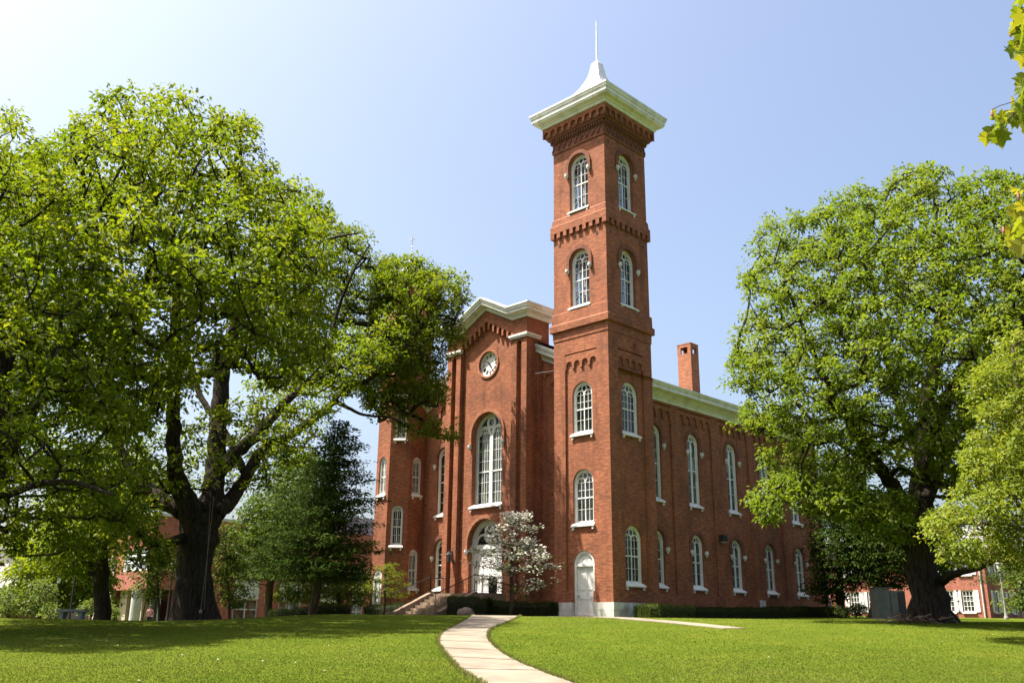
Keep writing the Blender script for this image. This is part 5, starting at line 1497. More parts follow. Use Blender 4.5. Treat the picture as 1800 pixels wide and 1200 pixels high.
def dogwood(label, base, layers, seed, bl, mat, D):
    rs = np.random.RandomState(seed)
    b = np.array([base[0], base[1], 0.0])
    limbs = []
    tops = []
    H = max(l[2] for l in layers)
    limbs.append(([b + [0, 0, -.1], b + [0.02, 0, H * .3], b + [-0.05, 0.05, H * .6], b + [0, 0, H]], [0.085, 0.07, 0.05, 0.02]))
    limbs.append(([b + [0.08, 0, 0.2], b + [0.3, -0.2, H * .4], b + [0.4, -0.25, H * .75]], [0.06, 0.045, 0.02]))
    limbs.append(([b + [-0.05, 0, 0.3], b + [-0.3, 0.2, H * .4], b + [-0.45, 0.3, H * .8]], [0.05, 0.04, 0.015]))
    cl = []
    for (u, w, z, ln, k) in layers:      # a flat spray: reach u to the right, w towards the viewer
        e = b + _r * (u * 0.92 + 0.1) - np.array([H2[0], H2[1], 0]) * w + np.array([0, 0, z])
        s0 = b + np.array([0, 0, max(0.4, z - 0.35)])
        limbs.append(([s0, s0 + (e - s0) * .5 + [0, 0, -0.02], e], [0.03, 0.022, 0.008]))
        for i in range(k):
            t = rs.rand() ** 0.6
            p = s0 + (e - s0) * t + rs.normal(size=3) * np.array([0.36, 0.36, 0.13]) * ln
            cl.append(p)
    cl = np.array(cl)
    return make_tree('dogwood_tree', label, 'tree', b, limbs, cl, (18 if bl else 26, 0.32, 0.085, 0.045), mat, BARK2, seed, 'dogwoods by the steps', tip=0.004, flat=0.5, maxtwig=0.03, extra=blossoms if bl else None)
lay = [(0.0, 0, 5.35, .8, 14), (0.6, .2, 5.2, .7, 10), (-0.5, 0, 5.0, .7, 10), (0.8, -.2, 4.7, .8, 10), (-.8, .4, 4.55, .8, 10), (-1.6, .3, 4.1, .8, 14), (-1.0, -.6, 3.9, .8, 12), (1.1, .3, 3.95, .8, 14), (1.6, -.3, 3.6, .8, 14),
       (-2.1, .4, 3.3, .9, 18), (-1.2, .9, 3.3, .9, 14), (0.6, .8, 3.35, .9, 16), (1.9, .6, 3.1, .9, 14), (2.3, 0, 2.75, .9, 14), (-2.4, -.2, 2.75, .9, 18), (-.9, .8, 2.6, .9, 12), (1.2, .9, 2.5, .9, 12), (-1.9, .6, 2.0, .8, 12), (-1.4, .2, 1.7, .8, 12), (1.7, .5, 1.85, .8, 12), (2.0, -.2, 1.6, .8, 12), (0.8, .8, 1.5, .8, 10), (1.2, .3, 1.2, .7, 8)]
dogwood('dogwood in full white blossom standing before the white double door', (-3.75, -3.95), lay, 51, True, LIGHTL, 0)
lay = [(0.2, 0, 3.0, .8, 10), (-.7, .2, 2.8, .8, 10), (.9, .2, 2.6, .8, 12), (-1.2, 0, 2.3, .8, 12), (.5, .5, 2.1, .8, 12), (1.4, 0, 2.0, .8, 10), (-1.5, .3, 1.7, .8, 10), (.2, .6, 1.5, .8, 10), (1.1, -.2, 1.3, .8, 8)]
dogwood('young green dogwood without blossom left of the stone steps', (-14.3, -4.2), lay, 52, False, OAK, 0)

# ------------------------------------------------------------------ hedges
def hedge(label, pts, w, h, seed, group='clipped hedges along the hall', mat=None):
    rs = np.random.RandomState(seed)
    P = np.array(pts, float); L = np.linalg.norm(np.diff(P, axis=0), axis=1).sum()
    root = thing('hedge', label, 'hedge', (P[0][0], P[0][1], gz(P[0][0], P[0][1])), group)
    mb = MB(); d = np.concatenate([[0], np.cumsum(np.linalg.norm(np.diff(P, axis=0), axis=1))])
    m_ = max(2, int(L / 0.5)); vs = []; fs = []
    for i in range(m_ + 1):
        t = L * i / m_; q = np.array([np.interp(t, d, P[:, 0]), np.interp(t, d, P[:, 1])])
        k = min(len(P) - 2, max(0, int(np.searchsorted(d, t, 'right') - 1))); dr = (P[k + 1] - P[k]) / np.linalg.norm(P[k + 1] - P[k]); s = np.array([-dr[1], dr[0]])
        g = gz(*q); hh = h * (0.93 + 0.05 * math.sin(t * 1.7 + seed)); ww = w * 0.5 - 0.07
        for a, z in ((-ww, -0.1), (-ww * .95, hh * .7), (-ww * .7, hh - 0.06), (ww * .7, hh - 0.06), (ww * .95, hh * .7), (ww, -0.1)):
            vs.append((q[0] + s[0] * a, q[1] + s[1] * a, g + z))
    for i in range(m_):
        for k in range(5):
            fs.append((i * 6 + k, i * 6 + k + 1, i * 6 + 7 + k, i * 6 + 6 + k))
    fs += [tuple(range(6)), tuple(range(m_ * 6, m_ * 6 + 6))[::-1]]
    mb.add(vs, fs, CORE); mb.build('twig_core', root)
    n = int((L + w) * (2 * h + w) * 620)
    t = rs.rand(n) * (L + 0.1); q = np.stack([np.interp(t, d, P[:, 0]), np.interp(t, d, P[:, 1])], -1)
    k = np.clip(np.searchsorted(d, t, 'right') - 1, 0, len(P) - 2); dr = (P[k + 1] - P[k]); dr /= np.linalg.norm(dr, axis=1, keepdims=True); s = np.stack([-dr[:, 1], dr[:, 0]], -1)
    hh = h * (0.93 + 0.05 * np.sin(t * 1.7 + seed) + 0.035 * np.sin(t * 4.3 + seed * 2)) + rs.normal(size=n) * 0.035
    per = rs.rand(n) * (2 * h + w)
    a = np.where(per < h, -w / 2, np.where(per < h + w, per - h - w / 2, w / 2)); z = np.where(per < h, per, np.where(per < h + w, hh, per - h - w))
    endc = rs.rand(n) < w / (L + w) * 1.2
    a = np.where(endc, (rs.rand(n) - .5) * w, a); z = np.where(endc, rs.rand(n) * hh, np.minimum(z, hh))
    ends = endc & (rs.rand(n) < .5)
    q = np.where(endc[:, None], np.where(ends[:, None], P[0] - (P[1] - P[0]) / np.linalg.norm(P[1] - P[0]) * .03, P[-1] + (P[-1] - P[-2]) / np.linalg.norm(P[-1] - P[-2]) * .03), q)
    rnd_c = np.clip((z - h * 0.75) / (h * 0.25), 0, 1) * 0.12
    a = a * (1 - rnd_c) + rs.normal(size=n) * 0.035
    pos = np.stack([q[:, 0] + s[:, 0] * a, q[:, 1] + s[:, 1] * a, ground(q[:, 0], q[:, 1]) + z - 0.03], -1)
    out = np.stack([s[:, 0] * np.sign(a), s[:, 1] * np.sign(a), np.full(n, 0.5)], -1)
    leaf_mesh('foliage', pos, out + rvec(rs, n) * 0.9, out + rvec(rs, n) * 0.7, 0.055, 0.035, rs.rand(n), mat or HEDGEL, root)
    return root
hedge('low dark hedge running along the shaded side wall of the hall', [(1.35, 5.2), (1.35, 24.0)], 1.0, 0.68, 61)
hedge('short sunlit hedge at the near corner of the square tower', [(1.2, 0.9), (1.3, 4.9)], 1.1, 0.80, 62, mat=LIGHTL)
hedge('clipped hedge before the front wall between the dogwood and the tower door', [(-6.6, -2.6), (-3.1, -1.3)], 1.3, 0.9, 63)
hedge('dense hedge beside the right cheek wall of the stone steps', [(-7.7, -4.7), (-5.9, -3.5)], 1.5, 1.12, 64)
hedge('clipped hedge at the foot of the octagonal tower', [(-17.6, -2.6), (-13.6, -2.4)], 1.3, 0.85, 65)
a = at(480, 1088, 56); b = at(606, 1085, 58)
hedge('dark clipped hedge beneath the conifer at the lawn edge', [(a[0], a[1]), (b[0], b[1])], 1.4, 0.95, 66)
# ================================================================== background buildings
def u_on(fr, px, D0=85):
    """distance along a wall where the sight line of a photo column meets it"""
    d = _fw * FPX + _R * (px - 900) + _U * (600 - 1085)
    o = CAM[:2] - fr.o[:2]; A_ = np.array([[fr.u[0], -d[0]], [fr.u[1], -d[1]]])
    s = np.linalg.solve(A_, o); return s[0], s[1] * math.hypot(d[0], d[1])
def z_on(fr, px, py):
    u, D_ = u_on(fr, px); return at(px, py, D_)[2]

K0 = at(253, 1090, 85)
e = np.array([0.0, 1.0]); e2 = np.array([e[1], -e[0]])
FR = Fr((K0[0], K0[1], 0), e)                              # long right-hand face
OL = K0[:2] - e2 * 10.5
FL = Fr((OL[0], OL[1], 0), e2)                              # short sunlit face
red = thing('red_wing', 'modern red brick building with glazed corner behind the forked oak', 'building', (K0[0], K0[1], gz(K0[0], K0[1])))
w = MB()
zb = gz(K0[0], K0[1]) - 0.6
ZB, ZT = 2.15, 8.2
ucl = u_on(FL, 205)[0]
g0, g1 = 3.7, 5.55
w.panel(FL, rect(0, 10.5, ZB, ZT), [rect(ucl, 10.499, g0, g1)], -0.3, 0, BRICK_BG)
LR = 40
ur = u_on(FR, 285)[0]
strips = [(u_on(FR, a_)[0], u_on(FR, b_)[0]) for a_, b_ in ((408, 451), (488, 527), (562, 596), (616, 636))]
lo_in = u_on(FR, 300)[0]
w.panel(FR, rect(0.0, LR, ZB, ZT), [rect(0.001, ur, g0, g1)] + [rect(a_, b_, 3.1, 5.3) for a_, b_ in strips], -0.3, 0, BRICK_BG)
w.panel(FR, rect(lo_in, LR, zb, ZB - 0.004), [rect(a_, b_, -0.2, 1.6) for a_, b_ in strips], -0.3, 0.0, BRICK_BG)
w.fbox(FR, 0.31, LR, zb, ZT, -12, -11.6, BRICK_BG)
w.fbox(FL, 0, 10.4, ZB, ZB + 0.1, -LR + 1, -0.31, TAN)
wo = w.build('wall', red)
uT = u_on(FL, 205)[0]
q = MB(); q.fbox(FL, -0.2, u_on(FL, 192)[0], zb, 5.2, -0.28, 0.12, TAN); q.fbox(FL, u_on(FL, 192)[0] + .01, uT, zb, ZB - 0.01, -1.0, -0.7, TAN)
q.build('tan_panel', red)
q = MB(); q.fbox(FL, -0.1, 10.6, ZT, ZT + 0.25, -12, 0.15, GREYPANEL); q.fbox(FR, 12.5, LR - 2, ZT + 0.26, ZT + 1.9, -9, -2.2, METALROOF); q.build('roof', red)
q = MB()
for fr_, a_, b_, z0, z1 in ((FL, ucl, 10.48, g0, g1), (FR, 0.02, ur, g0, g1)):
    q.panel(fr_, rect(a_, b_, z0, z1), [rect(a_ + 0.12, b_ - 0.1, z0 + 0.1, z0 + (z1 - z0) * .36), rect(a_ + 0.12, b_ - 0.1, z0 + (z1 - z0) * .36 + 0.08, z0 + (z1 - z0) * .66), rect(a_ + 0.12, b_ - 0.1, z0 + (z1 - z0) * .66 + 0.08, z1 - 0.1)], -0.2, -0.05, WHITE)
wn = q.build('corner_window', red)
q = MB(); q.panel(FL, rect(ucl + .05, 10.3, g0 + .05, g1 - .05), [], -0.16, -0.15, glass('bright_sky_glass', (0.35, 0.38, 0.42))); q.panel(FR, rect(0.2, ur - .05, g0 + .05, g1 - .05), [], -0.16, -0.15, GLASS_G); q.build('window_pane', wn)
for i, (a_, b_) in enumerate(strips):
    for z0, z1 in ((-0.2, 1.6), (3.1, 5.3)):
        q = MB(); m_ = (a_ + b_) / 2; h_ = (z0 + z1) / 2
        q.panel(FR, rect(a_, b_, z0, z1), [rect(a_ + .1, m_ - .06, z0 + .1, h_ - .05), rect(m_ + .06, b_ - .1, z0 + .1, h_ - .05), rect(a_ + .1, m_ - .06, h_ + .05, z1 - .1), rect(m_ + .06, b_ - .1, h_ + .05, z1 - .1)], -0.22, -0.08, GREYPANEL)
        wn = q.build('window', red)
        q = MB(); q.panel(FR, rect(a_ + .05, b_ - .05, z0 + .05, z1 - .05), [], -0.18, -0.17, GLASS_B if (i + int(z0)) % 2 else GLASS_G); q.build('window_pane', wn)
    q = MB(); q.fbox(FR, a_, b_, 1.604, 3.096, -0.1, 0.02, GREYPANEL); q.build('spandrel_panel', red)
q = MB(); cpt = at(236, 1085, 85.5)
q.lathe((cpt[0], cpt[1], zb), [(0.42, 0), (0.42, ZB - zb - 0.01)], GREYPANEL, 16); q.build('column', red)
q = MB()
sw = (10.2 - uT) / 3
q.panel(FL, rect(uT, 10.2, zb, ZB - 0.01), [rect(uT + .06 + k * sw, uT + (k + 1) * sw - .06, zb + 0.5, ZB - 0.1) for k in range(3)], -1.4, -1.2, GREYPANEL)
wn = q.build('shop_front', red)
q = MB(); q.panel(FL, rect(uT + .02, 10.1, zb + .4, ZB - .05), [], -1.33, -1.32, GLASS_G); q.build('window_pane', wn)
q = MB(); q.panel(FR, rect(0.6, lo_in - 0.01, zb, ZB - 0.01), [rect(0.9, 2.3, zb + 0.1, ZB - 0.9), rect(0.9, 2.3, ZB - .7, ZB - .15)], -2.2, -2.0, TAN)
wn = q.build('entrance', red)
q = MB(); q.panel(FR, rect(0.85, 2.35, zb + .05, ZB - .1), [], -2.13, -2.12, GLASS); q.build('window_pane', wn)

# shuttered brick house on the right
KH = at(1742, 1083, 95)
e = np.array([1.0, 0.0]); es = np.array([-e[1], e[0]])
OH = KH[:2] - e * 26
FH = Fr((OH[0], OH[1], 0), e); FHS = Fr((KH[0], KH[1], 0), es)
house = thing('shuttered_house', 'red brick house with white shutters beyond the leaning oak', 'building', (KH[0], KH[1], gz(KH[0], KH[1])))
zb = gz(KH[0], KH[1]) - 0.8; ze = 6.3
def span(fr_, a_, b_): return u_on(fr_, a_)[0], u_on(fr_, b_)[0]
wins = []
for a_, b_ in ((1500, 1512), (1533, 1543), (1664, 1679), (1700, 1712)):
    u0, u1 = span(FH, a_, b_)
    um, hw = (u0 + u1) / 2, 0.5
    for z0, z1 in ((1.15, 3.05), (4.4, 6.0)):
        wins.append((FH, um, hw, z0, z1))
for a_, b_ in ((1753, 1755), (1768, 1770), (1784, 1787)):
    u0, u1 = span(FHS, a_, b_)
    for z0, z1 in ((1.15, 3.05), (4.4, 6.0)):
        wins.append((FHS, (u0 + u1) / 2, 0.55, z0, z1))
w = MB()
w.panel(FH, rect(0, 26, zb, ze), [rect(m_ - h_, m_ + h_, z0, z1) for f_, m_, h_, z0, z1 in wins if f_ is FH], -0.3, 0, BRICK_BG)
LS = max(m_ for f_, m_, h_, z0, z1 in wins if f_ is FHS) + 2.0
w.panel(FHS, [(0.3, zb), (LS, zb), (LS, ze), (LS / 2, ze + 2.6), (0.3, ze)], [rect(m_ - h_, m_ + h_, z0, z1) for f_, m_, h_, z0, z1 in wins if f_ is FHS], -0.3, 0, BRICK_BG)
w.build('wall', house)
q = MB()
a0 = FH.p(-0.4, ze, 0.45); a1 = FHS.p(-0.45, ze, 0.35); b0 = FHS.p(LS / 2, ze + 2.75, 0.35)
a0, a1, b0 = map(np.array, (a0, a1, b0)); t0 = a0 + (b0 - a1); c1 = np.array(FHS.p(LS + .45, ze, 0.35)); c0 = a0 + (c1 - a1)
q.add([a0, a1, b0, t0, c1, c0, a0 - [0, 0, .15], a1 - [0, 0, .15], c1 - [0, 0, .15], c0 - [0, 0, .15]], [(0, 1, 2, 3), (3, 2, 4, 5), (0, 6, 7, 1), (4, 8, 9, 5), (0, 3, 5, 9, 6)], ROOF)
q.build('roof', house)
for f_, m_, h_, z0, z1 in wins:
    q = MB()
    q.panel(f_, rect(m_ - h_, m_ + h_, z0, z1), [rect(m_ - h_ + .07 + i * (2 * h_ - .14) / 3 + .02, m_ - h_ + .07 + (i + 1) * (2 * h_ - .14) / 3 - .02, z0 + .07 + j * (z1 - z0 - .14) / 4 + .02, z0 + .07 + (j + 1) * (z1 - z0 - .14) / 4 - .02) for i in range(3) for j in range(4)], -0.14, -0.06, WHITE)
    q.fbox(f_, m_ - h_ - .1, m_ + h_ + .1, z0 - .12, z0 - .002, -0.1, 0.12, WHITE)
    o = q.build('window', house)
    q = MB(); q.panel(f_, rect(m_ - h_ + .03, m_ + h_ - .03, z0 + .03, z1 - .03), [], -0.12, -0.11, GLASS_B); q.build('window_pane', o)
    for s_ in (-1, 1):
        q = MB(); a_ = m_ + s_ * (h_ + .06) if s_ > 0 else m_ - h_ - .06 - .40
        q.panel(f_, rect(a_, a_ + .40, z0, z1), [rect(a_ + .08, a_ + .32, z0 + .1, (z0 + z1) / 2 - .05), rect(a_ + .08, a_ + .32, (z0 + z1) / 2 + .05, z1 - .1)], 0.012, 0.06, WHITE)
        q.panel(f_, rect(a_ + .06, a_ + .34, z0 + .08, z1 - .08), [], 0.013, 0.04, WHITE)
        q.build('shutter', house)
q = MB(); u_ = u_on(FH, 1733)[0]; q.tube([FH.p(u_, ze - .2, .1), FH.p(u_, zb + .6, .1)], .07, PIPE, 6); q.build('downspout', house)

# low building at the far left edge
KL = at(42, 1088, 92)
lb = thing('brown_hall', 'low brown brick building with a grey roof at the far left edge', 'building', (KL[0], KL[1], gz(KL[0], KL[1])))
FB = Fr((KL[0] - 14 * _r[0] - 3 * H2[0], KL[1] - 14 * _r[1] - 3 * H2[1], 0), (_r[0] * 14 + H2[0] * 3, _r[1] * 14 + H2[1] * 3))
zb = gz(KL[0], KL[1]) - 0.6
q = MB(); q.panel(FB, rect(0, 14.3, zb, 2.2), [rect(8 + k * 2, 9.4 + k * 2, 0.2, 1.6) for k in range(3)], -0.3, 0, BRICK_DK); q.fbox(FB, 0, 14.3, zb, 2.2, -8, -7.7, BRICK_DK); q.fbox(FB, 14.0, 14.3, zb, 2.198, -7.69, -.31, BRICK_DK); q.build('wall', lb)
q = MB(); q.panel(FB, rect(0, 14, 0.1, 1.7), [], -0.2, -0.19, GLASS); q.build('window_pane', lb)
q = MB(); v0, v1, v2, v3 = FB.p(-.5, 2.2, .8), FB.p(14.9, 2.2, .8), FB.p(14.9, 4.4, -4), FB.p(-.5, 4.4, -4); v4, v5 = FB.p(14.9, 2.2, -8.8), FB.p(-.5, 2.2, -8.8)
q.add([v0, v1, v2, v3, v4, v5] + [(p[0], p[1], p[2] - .2) for p in (v0, v1, v4, v5)], [(0, 1, 2, 3), (3, 2, 4, 5), (0, 6, 7, 1), (1, 7, 8, 4), (1, 4, 2)], mottled('mauve_roof', (0.24, 0.20, 0.20), (0.32, 0.27, 0.27), 2, 0.9)); q.build('roof', lb)

# ------------------------------------------------------------------ street furniture
LAMPGLASS = mottled('frosted_lamp_glass', (0.62, 0.60, 0.55), (0.70, 0.68, 0.64), 4, 0.4)
def lamp(kind, mat, H):
    root = bpy.data.objects.new('lamp_post', None); COL.objects.link(root)
    p = MB(); p.lathe((0, 0, 0), [(0.16, -0.3), (0.16, 0.12), (0.11, 0.25), (0.075, 0.5), (0.055, 0.8), (0.05, H * .85), (0.07, H * .86), (0.04, H * .88)], mat, 10); p.build('pole', root)
    h = MB()
    if kind == 'saucer':
        h.lathe((0, 0, H * .88), [(0.06, -0.02), (0.15, 0.05), (0.42, 0.18), (0.44, 0.22), (0.20, 0.38), (0.05, 0.45)], mat, 16)
        sh = h.build('lamp_shade', root); g_ = MB(); g_.lathe((0, 0, H * .88), [(0.10, -0.15), (0.16, -0.03), (0.14, 0.03)], LAMPGLASS, 12); g_.build('lamp_glass', root)
    else:
        h.lathe((0, 0, H * .88), [(0.20, 0.50), (0.24, 0.54), (0.12, 0.68), (0.03, 0.78)], mat, 8); h.lathe((0, 0, H * .88), [(0.07, -0.02), (0.14, 0.03), (0.14, 0.05)], mat, 8)
        h.build('lamp_cap', root); g_ = MB(); g_.lathe((0, 0, H * .88), [(0.12, 0.052), (0.19, 0.495)], LAMPGLASS, 8); g_.build('lamp_glass', root)
    return root
def copy_tree(root):
    c_ = root.copy(); COL.objects.link(c_)
    for k in root.children:
        d_ = k.copy(); COL.objects.link(d_); d_.parent = c_
        d_.matrix_parent_inverse = Matrix.Identity(4)
    return c_
l0 = lamp('acorn', IRON, 4.0)
def put(o, px, py, D, label, s=1.0, group='campus lamp posts'):
    p = at(px, py, D); o.location = (p[0], p[1], gz(p[0], p[1])); o.scale = (s, s, s)
    tag(o, label, 'lamp post', group)
put(l0, 121, 1090, 57, 'taller black lamp post behind the concrete bench', 0.88)
l1 = copy_tree(l0); put(l1, 93, 1090, 66, 'shorter black lamp post left of the bench, before the round bush', 0.72)
l2 = lamp('saucer', IRON, 3.6); put(l2, 293, 1090, 58, 'black lamp post with saucer shade beside the forked oak trunk', 1.0)
POLE = mottled('weathered_grey_pole', (0.20, 0.19, 0.17), (0.28, 0.27, 0.24), 5, 0.7)
l3 = lamp('acorn', POLE, 3.6); put(l3, 1769, 1086, 74, 'pale grey lamp post standing before the shuttered house', 1.0)
# bench
bp = at(125, 1094, 40.5)
bn = thing('concrete_bench', 'backless grey concrete bench on the lawn at left', 'bench', (bp[0], bp[1], gz(bp[0], bp[1])))
def obox(mb, c_, ax, L_, W_, z0, z1, mat):
    ax = np.array([ax[0], ax[1], 0.0]); ay = np.array([-ax[1], ax[0], 0])
    vs = [c_ + ax * sx * L_ / 2 + ay * sy * W_ / 2 + np.array([0, 0, z]) for z in (z0, z1) for sx, sy in ((-1, -1), (1, -1), (1, 1), (-1, 1))]
    mb.add(vs, [(0, 3, 2, 1), (4, 5, 6, 7), (0, 1, 5, 4), (1, 2, 6, 5), (2, 3, 7, 6), (3, 0, 4, 7)], mat)
bc_ = np.array([bp[0], bp[1], gz(bp[0], bp[1])])
q = MB(); obox(q, bc_, _r, 1.08, 0.40, 0.33, 0.42, CONCB); obox(q, bc_, _r, 1.0, 0.34, 0.31, 0.329, CONCB); q.build('seat', bn)
for s_ in (-1, 1):
    q = MB(); obox(q, bc_ + np.array(_r) * s_ * 0.36, _r, 0.15, 0.32, -0.1, 0.309, CONCB); q.build('leg', bn)
# utility cabinet
cp_ = at(1564, 1087, 60)
cb = thing('utility_cabinet', 'dark grey green metal utility cabinet beside the leaning oak', 'cabinet', (cp_[0], cp_[1], gz(cp_[0], cp_[1])))
c0 = np.array([cp_[0], cp_[1], gz(cp_[0], cp_[1])])
q = MB(); obox(q, c0 - _r * 0.45, _r, 0.80, 0.9, 0.05, 1.72, GREYBOX); obox(q, c0 + _r * 0.42, _r, 0.88, 0.85, 0.05, 1.58, GREYBOX); obox(q, c0 - _r * 0.45, _r, 0.86, 0.96, 1.721, 1.76, GREYBOX); q.build('cabinet_body', cb)
for k in range(2):
    q = MB(); obox(q, c0 + _r * (0.21 + 0.43 * k) - np.array([H2[0], H2[1], 0]) * 0.44, _r, 0.38, 0.03, 0.15, 1.5, IRON if k else GREYBOX); q.build('cabinet_door', cb)
q = MB(); obox(q, c0, _r, 2.3, 1.5, -0.3, 0.05, CONC); q.build('plinth', cb)
# twig litter at the foot of the right oak
rs = np.random.RandomState(77)
tp = MB(); b_ = at(1618, 1094, 41)
for k in range(90):
    c_ = np.array([b_[0], b_[1], 0]) + _r * rs.normal() * 0.55 + np.array([rs.normal() * .25, rs.normal() * .25, 0]); c_[2] = gz(c_[0], c_[1]) + rs.rand() * 0.28
    d_ = rvec(rs, 1)[0] * 0.35; d_[2] *= .35
    tp.tube([c_ - d_, c_ + d_], 0.018, STEPS if k % 3 else MULCH, 4)
tag(tp.build('twig_pile'), 'heap of brown twigs at the foot of the leaning oak', 'twigs', kind='stuff')

# ------------------------------------------------------------------ person in the distance
import bmesh
pp = at(262, 1090, 80)
pz = gz(pp[0], pp[1])
def person_mat():
    m, nt, out = new_mat('clothed_figure')
    p = principled(nt, out, 0.8, 0.2)
    tc = node(nt, 'ShaderNodeTexCoord'); sp = node(nt, 'ShaderNodeSeparateXYZ'); nt.links.new(tc.outputs['Object'], sp.inputs[0])
    mr = node(nt, 'ShaderNodeMapRange'); mr.inputs[2].default_value = 2.0; nt.links.new(sp.outputs['Z'], mr.inputs[0])
    r = node(nt, 'ShaderNodeValToRGB'); r.color_ramp.interpolation = 'CONSTANT'
    e_ = r.color_ramp.elements; e_[0].position = 0; e_[0].color = (0.03, 0.025, 0.02, 1); e_[1].position = 0.045; e_[1].color = (0.02, 0.025, 0.05, 1)
    for ps, cc in ((0.455, (0.62, 0.28, 0.30, 1)), (0.735, (0.45, 0.26, 0.18, 1))):
        q_ = e_.new(ps); q_.color = cc
    nt.links.new(mr.outputs[0], r.inputs[0]); nt.links.new(r.outputs[0], p.inputs['Base Color'])
    return m
SK = [((0, 0, .95), .15), ((0, 0, 1.15), .135), ((0, .01, 1.36), .17), ((0, .01, 1.46), .09), ((0, 0, 1.53), .06), ((0, -.02, 1.60), .095), ((0, -.01, 1.70), .085),
      ((.10, 0, .88), .10), ((.10, -.06, .5), .065), ((.10, .02, .1), .045), ((.10, -.12, .05), .04),
      ((-.10, 0, .88), .10), ((-.10, .12, .5), .065), ((-.10, .22, .12), .045), ((-.10, .12, .05), .04),
      ((.20, 0, 1.40), .065), ((.24, .05, 1.14), .045), ((.22, -.10, .94), .035), ((.22, -.15, .86), .03),
      ((-.20, 0, 1.40), .065), ((-.24, -.02, 1.14), .045), ((-.24, -.02, .94), .035), ((-.24, -.04, .85), .03)]
ED = [(0, 1), (1, 2), (2, 3), (3, 4), (4, 5), (5, 6), (0, 7), (7, 8), (8, 9), (9, 10), (0, 11), (11, 12), (12, 13), (13, 14), (2, 15), (15, 16), (16, 17), (17, 18), (2, 19), (19, 20), (20, 21), (21, 22)]
bm = bmesh.new(); sl = bm.verts.layers.skin.verify()
vv = []
for p, r_ in SK:
    v = bm.verts.new(p); v[sl].radius = (r_, r_ * .8); vv.append(v)
vv[0][sl].use_root = True
for a_, b_ in ED: bm.edges.new((vv[a_], vv[b_]))
pm = bpy.data.meshes.new('person'); bm.to_mesh(pm); bm.free()
pm.materials.append(person_mat())
po = bpy.data.objects.new('person', pm); COL.objects.link(po)
po.modifiers.new('skin', 'SKIN'); sb = po.modifiers.new('smooth', 'SUBSURF'); sb.levels = 1; sb.render_levels = 2
po.location = (pp[0], pp[1], pz); po.rotation_euler = (0, 0, 0.9)
tag(po, 'distant person in a pink shirt and dark trousers walking by the red wing', 'person')
hr = MB(); hr.lathe((0, 0.015, 1.70), [(0.02, 0.10), (0.075, 0.07), (0.105, 0.0), (0.10, -0.08), (0.07, -0.13)][::-1], CLOCKB, 12)
ho = hr.build('hair', None, True); ho.parent = po

# ------------------------------------------------------------------ maple beside the viewer, a spray hanging into the corner
Dm = 4.3
mt_base = np.array([CAM[0], CAM[1], 0]) + np.array([H2[0], H2[1], 0]) * 1.0 + _r * 9.0
mroot = thing('maple_tree', 'maple sprays of lobed leaves and pink buds hanging at the top right corner', 'tree', (mt_base[0], mt_base[1], gz(mt_base[0], mt_base[1])))
q = MB()
tb = np.array([mt_base[0], mt_base[1], gz(mt_base[0], mt_base[1]) - .2])
q.tube(list(densify([tb, tb + [0, 0, 2.2], tb + [.1, .1, 4.5], tb + [0, .2, 7]], 12)), [0.22, 0.2, 0.19, 0.18, 0.17, 0.16, 0.15, 0.14, 0.13, 0.12, 0.1, 0.08, 0.06], BARK, 10)
rsm = np.random.RandomState(91); mcl = []
for h, en in ((5.6, (1800, -20)), (4.4, (1822, 205)), (3.4, (1815, 395)), (5.0, (1815, 60))):
    e_ = at(en[0], en[1], Dm); s0 = tb + np.array([0, 0, h])
    m_ = (s0 + e_) / 2 + np.array([0, 0, 0.45])
    pts = densify([s0, m_, e_], 14)
    q.tube(list(pts), list(np.linspace(0.05, 0.004, 15)), BARK2, 6)
for k in range(110):
    v = rsm.normal(size=3); v /= np.linalg.norm(v); mcl.append(tb + np.array([0, 0, 6.2]) + v * np.array([2.6, 2.6, 1.8]) * rsm.rand() ** .4)
q.build('trunk', mroot, True)
mcl = np.array(mcl); dm = mcl - CAM; mpx = 900 + FPX * (dm @ _R) / (dm @ _fw)
mcl = mcl[((dm @ _fw) < 0.3) | (mpx > 1990)]
C_ = np.repeat(mcl, 26, axis=0); v = rvec(rsm, len(C_))
leaf_mesh('crown', C_ + v * 0.3, v * .6 + rvec(rsm, len(C_)) * .5 + np.array([0, 0, -.5]), rvec(rsm, len(C_)) * .6 + np.array([0, 0, .7]), 0.11, 0.10, rsm.rand(len(C_)), MAPLE, mroot)
rs = np.random.RandomState(5)
shape = [(0, 0), (.18, -.06), (.42, -.02), (.36, .12), (.62, .30), (.40, .38), (.52, .62), (.24, .60), (.14, .78), (0, 1.0), (-.14, .78), (-.24, .60), (-.52, .62), (-.40, .38), (-.62, .30), (-.36, .12), (-.42, -.02), (-.18, -.06)]
view = -np.array([H2[0], H2[1], 0.25])
sprays = [[(1792, 4, 2, 40), (1800, -8, 3, 44), (1835, 20, 5, 50)], [(1795, 45, 3, 40), (1788, 78, 3, 38), (1803, 70, 2, 44)],
          [(1797, 160, 3, 44), (1800, 195, 3, 56), (1770, 200, 3, 40), (1758, 222, 3, 42), (1790, 222, 2, 44), (1812, 140, 3, 50), (1830, 180, 5, 50)],
          [(1798, 352, 3, 40), (1793, 375, 2, 42), (1805, 405, 4, 48), (1778, 405, 2, 36), (1810, 430, 3, 48), (1835, 400, 5, 50)]]
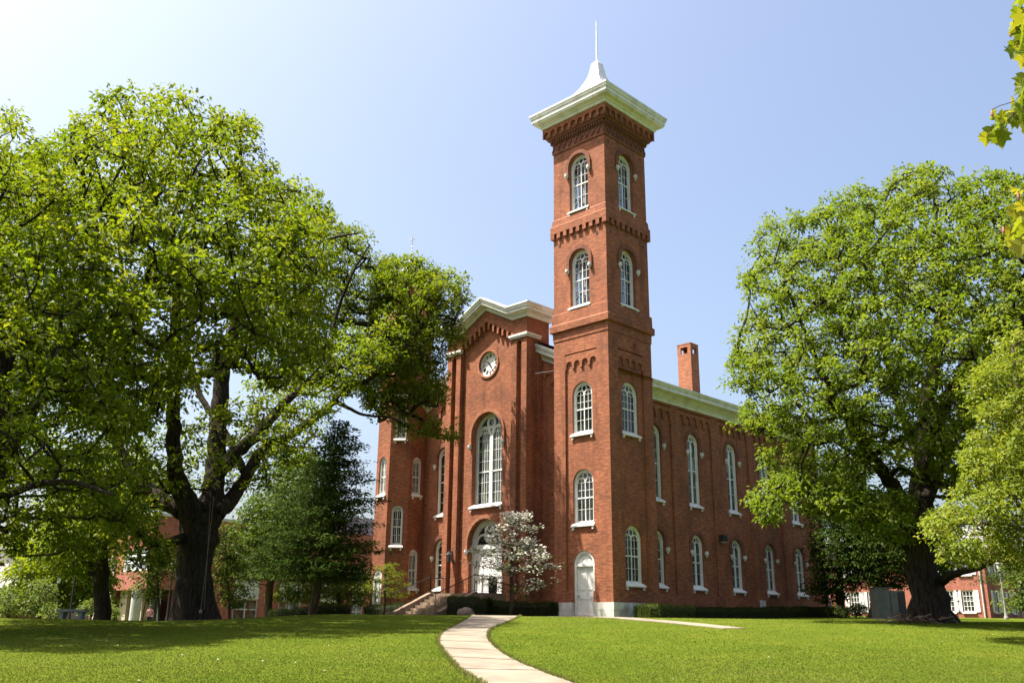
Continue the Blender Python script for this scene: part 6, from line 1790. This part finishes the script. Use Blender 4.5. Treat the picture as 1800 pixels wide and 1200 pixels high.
for sp in sprays:
    lm = MB(); tints = []
    hub = at(1850, sp[0][1] - 6, Dm)
    for px, py, k, sz in sp:
        knot = at(px + 10, py - 8, Dm)
        lm.tube([hub, (hub + knot) / 2 + [0, 0, .012], knot], 0.0035, BARK2, 5); tints += [.5] * 12
        for _ in range(int(k * 1.7)):
            dd = Dm + rs.normal() * 0.12
            b_ = at(px - 1 + rs.normal() * 10, py + rs.normal() * 12, dd)
            L_ = sz * 0.68 / FPX * 4.9 * rs.uniform(.7, 1.15)
            d_ = np.array([0, 0, -1.0]) + rs.normal(size=3) * 0.45; d_ /= np.linalg.norm(d_)
            nn = view + rs.normal(size=3) * 0.75; s2 = np.cross(d_, nn); s2 /= np.linalg.norm(s2); n2 = np.cross(s2, d_)
            cu_ = rs.uniform(.1, .35)
            vs = [b_ + s2 * x * L_ + d_ * y * L_ + n2 * (abs(x) * cu_ - .25 * y * y + .05 * math.sin(9 * x + 7 * y)) * L_ for x, y in shape]
            ctr = b_ + d_ * L_ * .35 - n2 * .04 * L_
            lm.add([ctr] + vs, [(0, i + 1, (i + 1) % len(shape) + 1) for i in range(len(shape))], MAPLE)
            tints += [rs.rand()] * len(shape)
            lm.tube([knot, b_], 0.0018, BARK2, 4); tints += [.5] * 6
    lo = lm.build('leaf_spray', mroot)
    ta = lo.data.attributes.new('tint', 'FLOAT', 'FACE'); ta.data.foreach_set('value', np.resize(np.array(tints, np.float32), len(lo.data.polygons)))
for px, py in ((1776, 60), (1744, 200), (1790, 345), (1764, 405)):
    p = at(px, py, Dm - .05)
    bd = MB()
    bd.lathe(p, [(0.002, -0.019), (0.007, -0.006), (0.006, 0.007), (0.002, 0.019)], BUDS, 6)
    bd.tube([p + [0, 0, .02], at(px + 14, py - 14, Dm), at(px + 40, py - 22, Dm)], 0.0018, BARK2, 4)
    bd.build('bud', mroot)

# ================================================================== LIGHT
TO_SUN = Vector((-1.05, -1.0, 2.9)).normalized()
sun = bpy.data.lights.new('sun', 'SUN'); sun.energy = SUN_E; sun.angle = math.radians(0.5); sun.color = (1.0, 0.95, 0.86)
so_ = bpy.data.objects.new('sun', sun); COL.objects.link(so_); so_.location = (0, 0, 60)
so_.rotation_euler = TO_SUN.to_track_quat('Z', 'Y').to_euler()
world = bpy.data.worlds.new('World'); S.world = world; world.use_nodes = True
nt = world.node_tree
bg = nt.nodes.get('Background') or nt.nodes.new('ShaderNodeBackground')
sky = nt.nodes.new('ShaderNodeTexSky'); sky.sky_type = 'NISHITA'; sky.sun_disc = False
sky.sun_elevation = math.asin(TO_SUN.z); sky.sun_rotation = math.atan2(TO_SUN.x, TO_SUN.y)
sky.altitude = 100; sky.air_density = 1.0; sky.dust_density = 6.0; sky.ozone_density = 1.0
nt.links.new(sky.outputs[0], bg.inputs[0]); bg.inputs[1].default_value = SKY_E
S.view_settings.view_transform = 'Standard'; S.view_settings.look = 'None'; S.view_settings.gamma = 1.0; S.view_settings.use_curve_mapping = False
S.view_settings.exposure = EXPO
S.cycles.max_bounces = 8; S.cycles.transparent_max_bounces = 12; S.cycles.use_denoising = True
